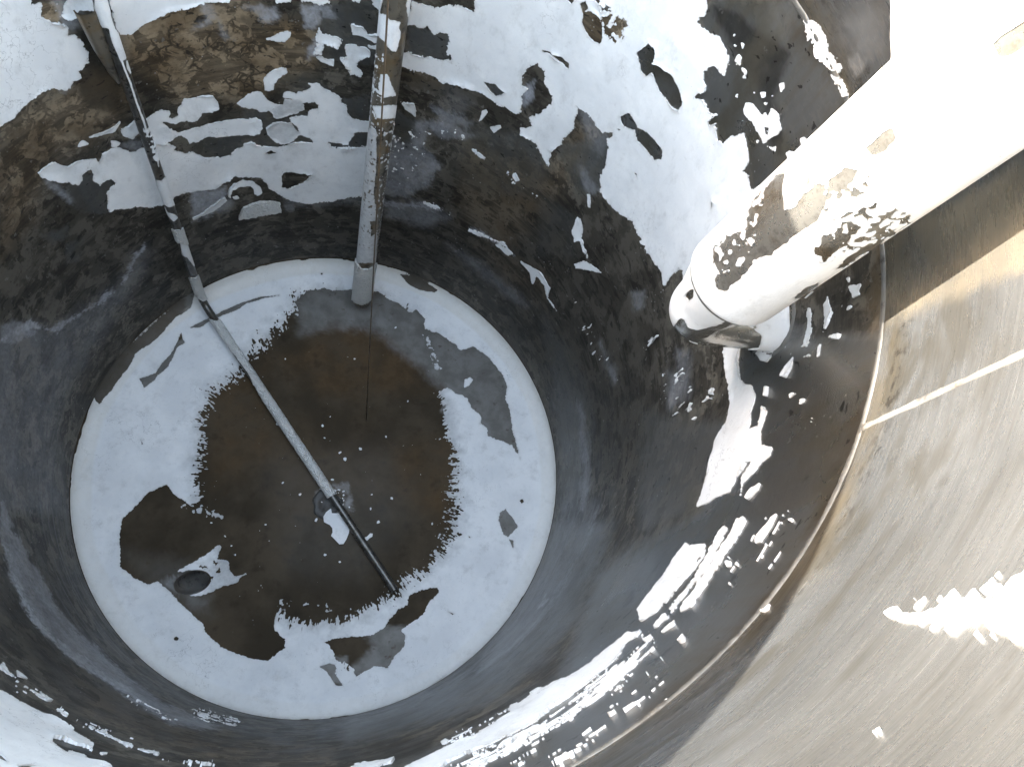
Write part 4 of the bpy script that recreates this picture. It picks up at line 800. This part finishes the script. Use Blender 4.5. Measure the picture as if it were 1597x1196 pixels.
# ------------------------------------------------------------------ tubes: a swept skin with real film on it
def frames(path):
    t = np.gradient(path, axis=0); t /= np.linalg.norm(t, axis=1)[:, None]
    n = np.zeros_like(t); u = np.cross(t[0], [0.3, 0.9, 0.2]); n[0] = u / np.linalg.norm(u)
    for k in range(1, len(path)):
        u = n[k - 1] - t[k] * (n[k - 1] @ t[k]); n[k] = u / np.linalg.norm(u)
    return t, n, np.cross(t, n)
def densify(pts, step):
    pts = np.array(pts, float); out = [pts[0]]
    for p, q in zip(pts[:-1], pts[1:]):
        k = max(1, int(np.linalg.norm(q - p) / step))
        for x in range(1, k + 1): out.append(p + (q - p) * x / k)
    return np.array(out)
class Tube:
    def __init__(s, path, radius, seg):
        s.path = path; s.t, s.n, s.b = frames(path); s.r = np.broadcast_to(radius, len(path)).astype(float); s.seg = seg
    def pt(s, i, j, h):             # i round, j along
        j0 = np.clip(np.floor(j).astype(int), 0, len(s.path) - 2); f = (j - j0)[:, None]
        L = lambda A: A[j0] * (1 - f) + A[j0 + 1] * f
        a = i / s.seg * 2 * math.pi; r = L(s.r[:, None])[:, 0] + h
        return L(s.path) + (L(s.n) * np.cos(a)[:, None] + L(s.b) * np.sin(a)[:, None]) * r[:, None]
    def grid(s, h=0.0):
        gi, gj = np.meshgrid(np.arange(s.seg), np.arange(len(s.path)), indexing='ij')
        P = s.pt(gi.ravel().astype(float), gj.ravel().astype(float), np.full(gi.size, h)); return P
    def skin(s, name, cap0=True, cap1=True, inner=False):
        P = s.grid().reshape(s.seg, len(s.path), 3)
        if cap0: P = np.concatenate([np.repeat(s.path[None, :1], s.seg, 0), P], 1)
        if cap1: P = np.concatenate([P, np.repeat(s.path[None, -1:], s.seg, 0)], 1)
        return grid_mesh(name, P, cyc=True)
    def film(s, name, ops, seed, thick=0.0012, n1=2.0, n2=1.2, extra=None, bump=0.0, curl_h=0.0, thin=None):
        P = s.grid(); U = proj(P); N = n1 * fbm(P * 70, 2, seed) + n2 * fbm(P * 200, 2, seed + 3)
        rag = fbm(P * 120, 3, seed + 8)
        phi = compose(U, ops, N, lambda i, d: (rag[i] - (0.55 - d)) * 8)
        if extra is not None: phi = extra(P, U, phi, N)
        off = thick + bump * fbm(P * 190, 2, seed + 5) + curl_h * np.exp(-np.clip(phi, 0, None) / 3) * np.clip(fbm(P * 40, 2, seed + 6), 0, 1)
        me = film_mesh(name, s.pt, phi.reshape(s.seg, len(s.path)), off.reshape(s.seg, len(s.path)), base=-0.0006, cyc=True)
        if thin:
            co = np.empty(len(me.vertices) * 3, np.float32); me.vertices.foreach_get('co', co); co = co.reshape(-1, 3).astype(float)
            attr(me, 'thin', soft(proj(co), thin, 2.0 * fbm(co * 60, 2, seed + 20)))
        return me

# the big white inlet pipe and its elbow into the wall
m = ray([(1150, 445)])[0]
ax = np.array([0.09882298, -0.01358028, 0.99501236])           # up along the pipe
B0 = np.array([0.811, -0.123, 1.995]); PR = 0.0957
top_len = (2.905 - B0[2]) / ax[2]
big = thing('inlet_pipe', 'thick white painted pipe with bent steel elbow joined to tank wall, half in sunlight', 'pipe')
js = np.concatenate([np.arange(0, 0.62, 0.004), np.linspace(0.62, top_len, 30)])
path = B0[None] + ax[None] * js[:, None]
rad = PR * np.ones(len(js)); rad[:3] = PR * np.array([0.965, 0.988, 0.997])
TB = Tube(path, rad, 190)
pipe_body = link('pipe_body', TB.skin('pipe_body'), M_PIPE, big)
def big_extra(P, U, phi, N):
    far = U[:, 0] > 1640
    return np.where(far, 20.0, phi)
me = TB.film('paint_film', PIPE_OPS, 131, 0.0012, 3.0, 2.4, big_extra); link('paint_film', me, M_FILM, pipe_body)
# elbow
wall_dir = np.array([math.cos(R_(0.0)), math.sin(R_(0.0)), 0.0])
ER = 0.060; BR = 0.05
dn = -ax
e_pts = [B0 + dn * -0.01, B0 + dn * 0.11]
c_ = B0 + dn * 0.11 + wall_dir * BR
for t in np.linspace(0.08, 1, 22):
    an = t * math.pi / 2
    e_pts.append(c_ - wall_dir * BR * math.cos(an) + dn * BR * math.sin(an))
last = e_pts[-1]
k = 0.0
while np.hypot(*(last + wall_dir * k)[:2]) < 1.003: k += 0.002
e_pts.append(last + wall_dir * k)
ep = densify(e_pts, 0.006)
el_len = np.concatenate([[0], np.cumsum(np.linalg.norm(np.diff(ep, axis=0), axis=1))])
TE = Tube(ep, np.interp(el_len, [0, 0.012, 0.05, 0.10, 0.15], [0.089, 0.088, 0.079, 0.066, ER]), 150)
elbow = link('elbow', TE.skin('elbow', True, False), M_ELBOW, big)
me = TE.film('paint_film', ELBOW_OPS, 151, 0.0012, 2.0, 1.6); link('paint_film', me, M_FILM, elbow)
def ring_bead(name, centre, axis, r, w, seed):
    a = np.linspace(0, 2 * math.pi, 200, endpoint=False); u = np.cross(axis, [0.2, 0.3, 0.9]); u /= np.linalg.norm(u); v_ = np.cross(axis, u)
    nr = np.cos(a)[:, None] * u + np.sin(a)[:, None] * v_
    return bead(name, centre + nr * r, True, w, seed, nr)
axn = ax / np.linalg.norm(ax)
link('weld_collar', ring_bead('weld_collar', B0 + dn * 0.004, axn, 0.089, 0.0055, 12), M_WELD, big)
# collar where the stub meets the curved wall
a = np.linspace(0, 2 * math.pi, 120, endpoint=False); side = np.cross(wall_dir, [0, 0, 1.0])
cw = []
for x in a:
    p = last + side * (ER + 0.006) * math.cos(x) + np.array([0, 0, 1.0]) * (ER + 0.006) * math.sin(x)
    p2 = p.copy(); kk = math.sqrt(max(1 - (p2[:2] @ side[:2]) ** 2, 0)) - p2[:2] @ wall_dir[:2]; cw.append(p2 + wall_dir * kk)
cw = np.array(cw); nrm = -cw * np.array([1, 1, 0]); nrm /= np.linalg.norm(nrm, axis=1)[:, None]
link('wall_weld', bead('wall_weld', cw, True, 0.007, 15, nrm), M_WELD, big)

# the thinner upright pipe
PB = on_z([(564, 468)], 0.0)[0]; PT = at_depth((617, 0), 1.97); PT_ = PT * 1.0
dirp = (PT - PB) / np.linalg.norm(PT - PB); PTOP = PB + dirp * ((2.86 - PB[2]) / dirp[2])
up = thing('dip_pipe', 'upright rusty pipe with patchy white paint and blistered sleeve at its foot', 'pipe')
pr = 0.0405
L = np.linalg.norm(PTOP - PB); js = np.concatenate([np.arange(0, 2.0, 0.006), np.linspace(2.0, L, 20)])
TP = Tube(PB[None] + dirp[None] * js[:, None], pr, 72)
pb = link('pipe_body', TP.skin('pipe_body'), M_THIN, up)
me = TP.film('paint_film', DIP_OPS, 171, 0.0012, 2.0, 1.8, thin=[('2 150,560 330,560 330,1250 60,1250', .75, 6), ('k 500,-60 960,-60 960,460 500,460', .7, 5)]); link('paint_film', me, M_FILM, pb)
# crust sleeve
def sleeve(name, tube, ops, seed, mat, parent, thick=0.008, bump=0.004, extra=None):
    me = tube.film(name, ops, seed, thick, 1.5, 1.5, extra, bump=bump); return link(name, me, mat, parent)
sleeve('paint_crust', TP, DIP_CRUST, 181, M_CRUST, up, 0.0065, 0.003)

# the thin bent tube
g = on_cyl([(155, 0)])[0]; RT = CAM_C + (g - CAM_C) * 0.955
RB = on_z([(315, 469)], -0.012)[0]
rb_r = np.hypot(RB[0], RB[1])
RE = on_floor([(616, 922)])[0] + np.array([0, 0, 0.0172])
rod_r = 0.0163
d1 = (RT - RB) / np.linalg.norm(RT - RB); RTOP = RB + d1 * ((2.8 - RB[2]) / d1[2])
ctrl = [RTOP]
mid = RB + np.array([0, 0, 0.0])
dA = d1; dB = (RE - RB) / np.linalg.norm(RE - RB)
ctrl.append(RB + dA * 0.09)
for t in np.linspace(0, 1, 9)[1:-1]:
    ctrl.append((1 - t) ** 2 * (RB + dA * 0.09) + 2 * t * (1 - t) * RB + t * t * (RB + dB * 0.09))
ctrl.append(RB + dB * 0.09); ctrl.append(RE)
rp = densify(ctrl, 0.006)
TR = Tube(rp, rod_r, 44)
rod = thing('bent_tube', 'thin bent steel tube crusted white, running down wall and across floor', 'tube')
tb = link('tube_body', TR.skin('tube_body'), M_ROD, rod)
me = TR.film('paint_film', ROD_OPS, 191, 0.0014, 0.7, 0.6, curl_h=0.004); link('paint_film', me, M_FILM, tb)
for op in ROD_CRUST:
    sleeve('paint_crust', TR, [op], 195, M_CRUST, rod, 0.0052, 0.0016)
# tapered half-round spout beside the tube
def near_wall(px, f):
    g = on_cyl([px])[0]; return CAM_C + (g - CAM_C) * f
A0, A1 = near_wall((132, 12), 0.968), near_wall((186, 130), 0.975)
spath = densify([A0, A1], 0.012); ns = len(spath)
t, n_, b_ = frames(spath)
inw = -(spath * np.array([1, 1, 0])); inw /= np.linalg.norm(inw, axis=1)[:, None]
sd = np.cross(t, inw)
rs = np.interp(np.linspace(0, 1, ns), [0, .5, .85, 1], [0.028, 0.024, 0.014, 0.004])
aa = np.linspace(-1.75, 1.75, 25)
def shell_rows(k): return spath[:, None] + (inw[:, None] * np.cos(aa)[None, :, None] + sd[:, None] * np.sin(aa)[None, :, None]) * (rs * k)[:, None, None]
Go = shell_rows(1.0); Gi = shell_rows(0.86)
G = np.concatenate([Go, Gi[:, ::-1], Go[:, :1]], 1)
me = grid_mesh('guide_spout', G); link('guide_spout', me, M_THIN, rod)

# thin hanging wire
wb = on_floor([(571, 656)])[0]
wt = Tube(densify([wb + np.array([0, 0, 0.002]), np.array([wb[0] - 0.002, wb[1] + .004, 1.2]), np.array([wb[0], wb[1], 2.84])], 0.05), 0.0019, 10)
wo = link('hanging_wire', wt.skin('hanging_wire'), M_WIRE)
wo['label'] = 'fine rusty wire hanging straight down in front of the upright pipe'; wo['category'] = 'wire'

# ------------------------------------------------------------------ loose flakes on the floor
rng = np.random.default_rng(5)
def flake_mesh(name, px, th=0.0025, lift=0.004):
    pts = S(px) if isinstance(px, str) else px
    P = on_floor(pts); c = P.mean(0); n = len(P)
    top = P - c; top[:, 2] = th + lift * (0.5 + 0.5 * fbm(P * 9, 2, 7)); bot = top.copy(); bot[:, 2] -= th * 0.8
    V = np.concatenate([top, bot]); f = [list(range(n)), list(range(2 * n - 1, n - 1, -1))] + [[i, n + i, n + (i + 1) % n, (i + 1) % n] for i in range(n)]
    me = from_faces(name, V, f, False); return me, c
me, c = flake_mesh('paint_flake', BIG_FLAKE)
o = link('paint_flake', me, M_FILM); o.location = c + np.array([0, 0, 0.006]); o['label'] = 'largest loose white paint flake, lying on the floor beside the bare end of the tube'; o['category'] = 'paint flake'
me, c = flake_mesh('paint_flake', PAIR_FLAKE, 0.002, 0.002)
o = link('paint_flake', me, M_FILM); o.location = c + np.array([0, 0, 0.002]); o['label'] = 'small oval white paint flake touching the right side of the bare tube'; o['category'] = 'paint flake'
crumbs = []
for s_ in range(4):
    n = 7 + s_; a = np.linspace(0, 2 * math.pi, n, endpoint=False); r = 0.5 * (0.75 + 0.5 * rng.random(n)); el = 0.6 + 0.4 * rng.random()
    top = np.stack([np.cos(a) * r, np.sin(a) * r * el, 0.12 + 0.1 * rng.random(n)], 1); bot = top.copy(); bot[:, 2] = -0.02
    f = [list(range(n)), list(range(2 * n - 1, n - 1, -1))] + [[i, n + i, n + (i + 1) % n, (i + 1) % n] for i in range(n)]
    me = from_faces('paint_crumb', np.concatenate([top, bot]), f, False); me.materials.append(M_FILM); crumbs.append(me)
spots = []
for x, y, d in CRUMBS: spots.append((x, y, d))
for _ in range(46):          # thrown round the centre plug
    a = rng.random() * 2 * math.pi; r = 20 + rng.normal() * 5
    if math.cos(a - 0.1) < -0.2 and rng.random() < .7: continue
    spots.append((517 + math.cos(a) * r * 1.0, 782 + math.sin(a) * r, 1.6 + 2.6 * rng.random()))
polyB = S(F_INNER)
for _ in range(60):
    p = np.array([[rng.uniform(310, 700), rng.uniform(520, 960)]])
    if sdf(p, polyB)[0] < 8: continue
    spots.append((p[0, 0], p[0, 1], 0.6 + 1.0 * rng.random() ** 2.5))
for k, (x, y, d) in enumerate(spots):
    o = bpy.data.objects.new('paint_crumb', crumbs[k % 4]); sc.collection.objects.link(o)
    c = on_floor([(x, y)])[0]
    o.location = c + np.array([0, 0, 0.0015]); s_ = 0.85 * d / 355.0; o.scale = (s_, s_, s_ * 0.6); o.rotation_euler = (0, 0, rng.random() * 6.28)
    o['label'] = 'small white paint crumb lying loose on the bare brown tank floor'; o['category'] = 'paint crumb'; o['group'] = 'paint crumbs on the tank floor'
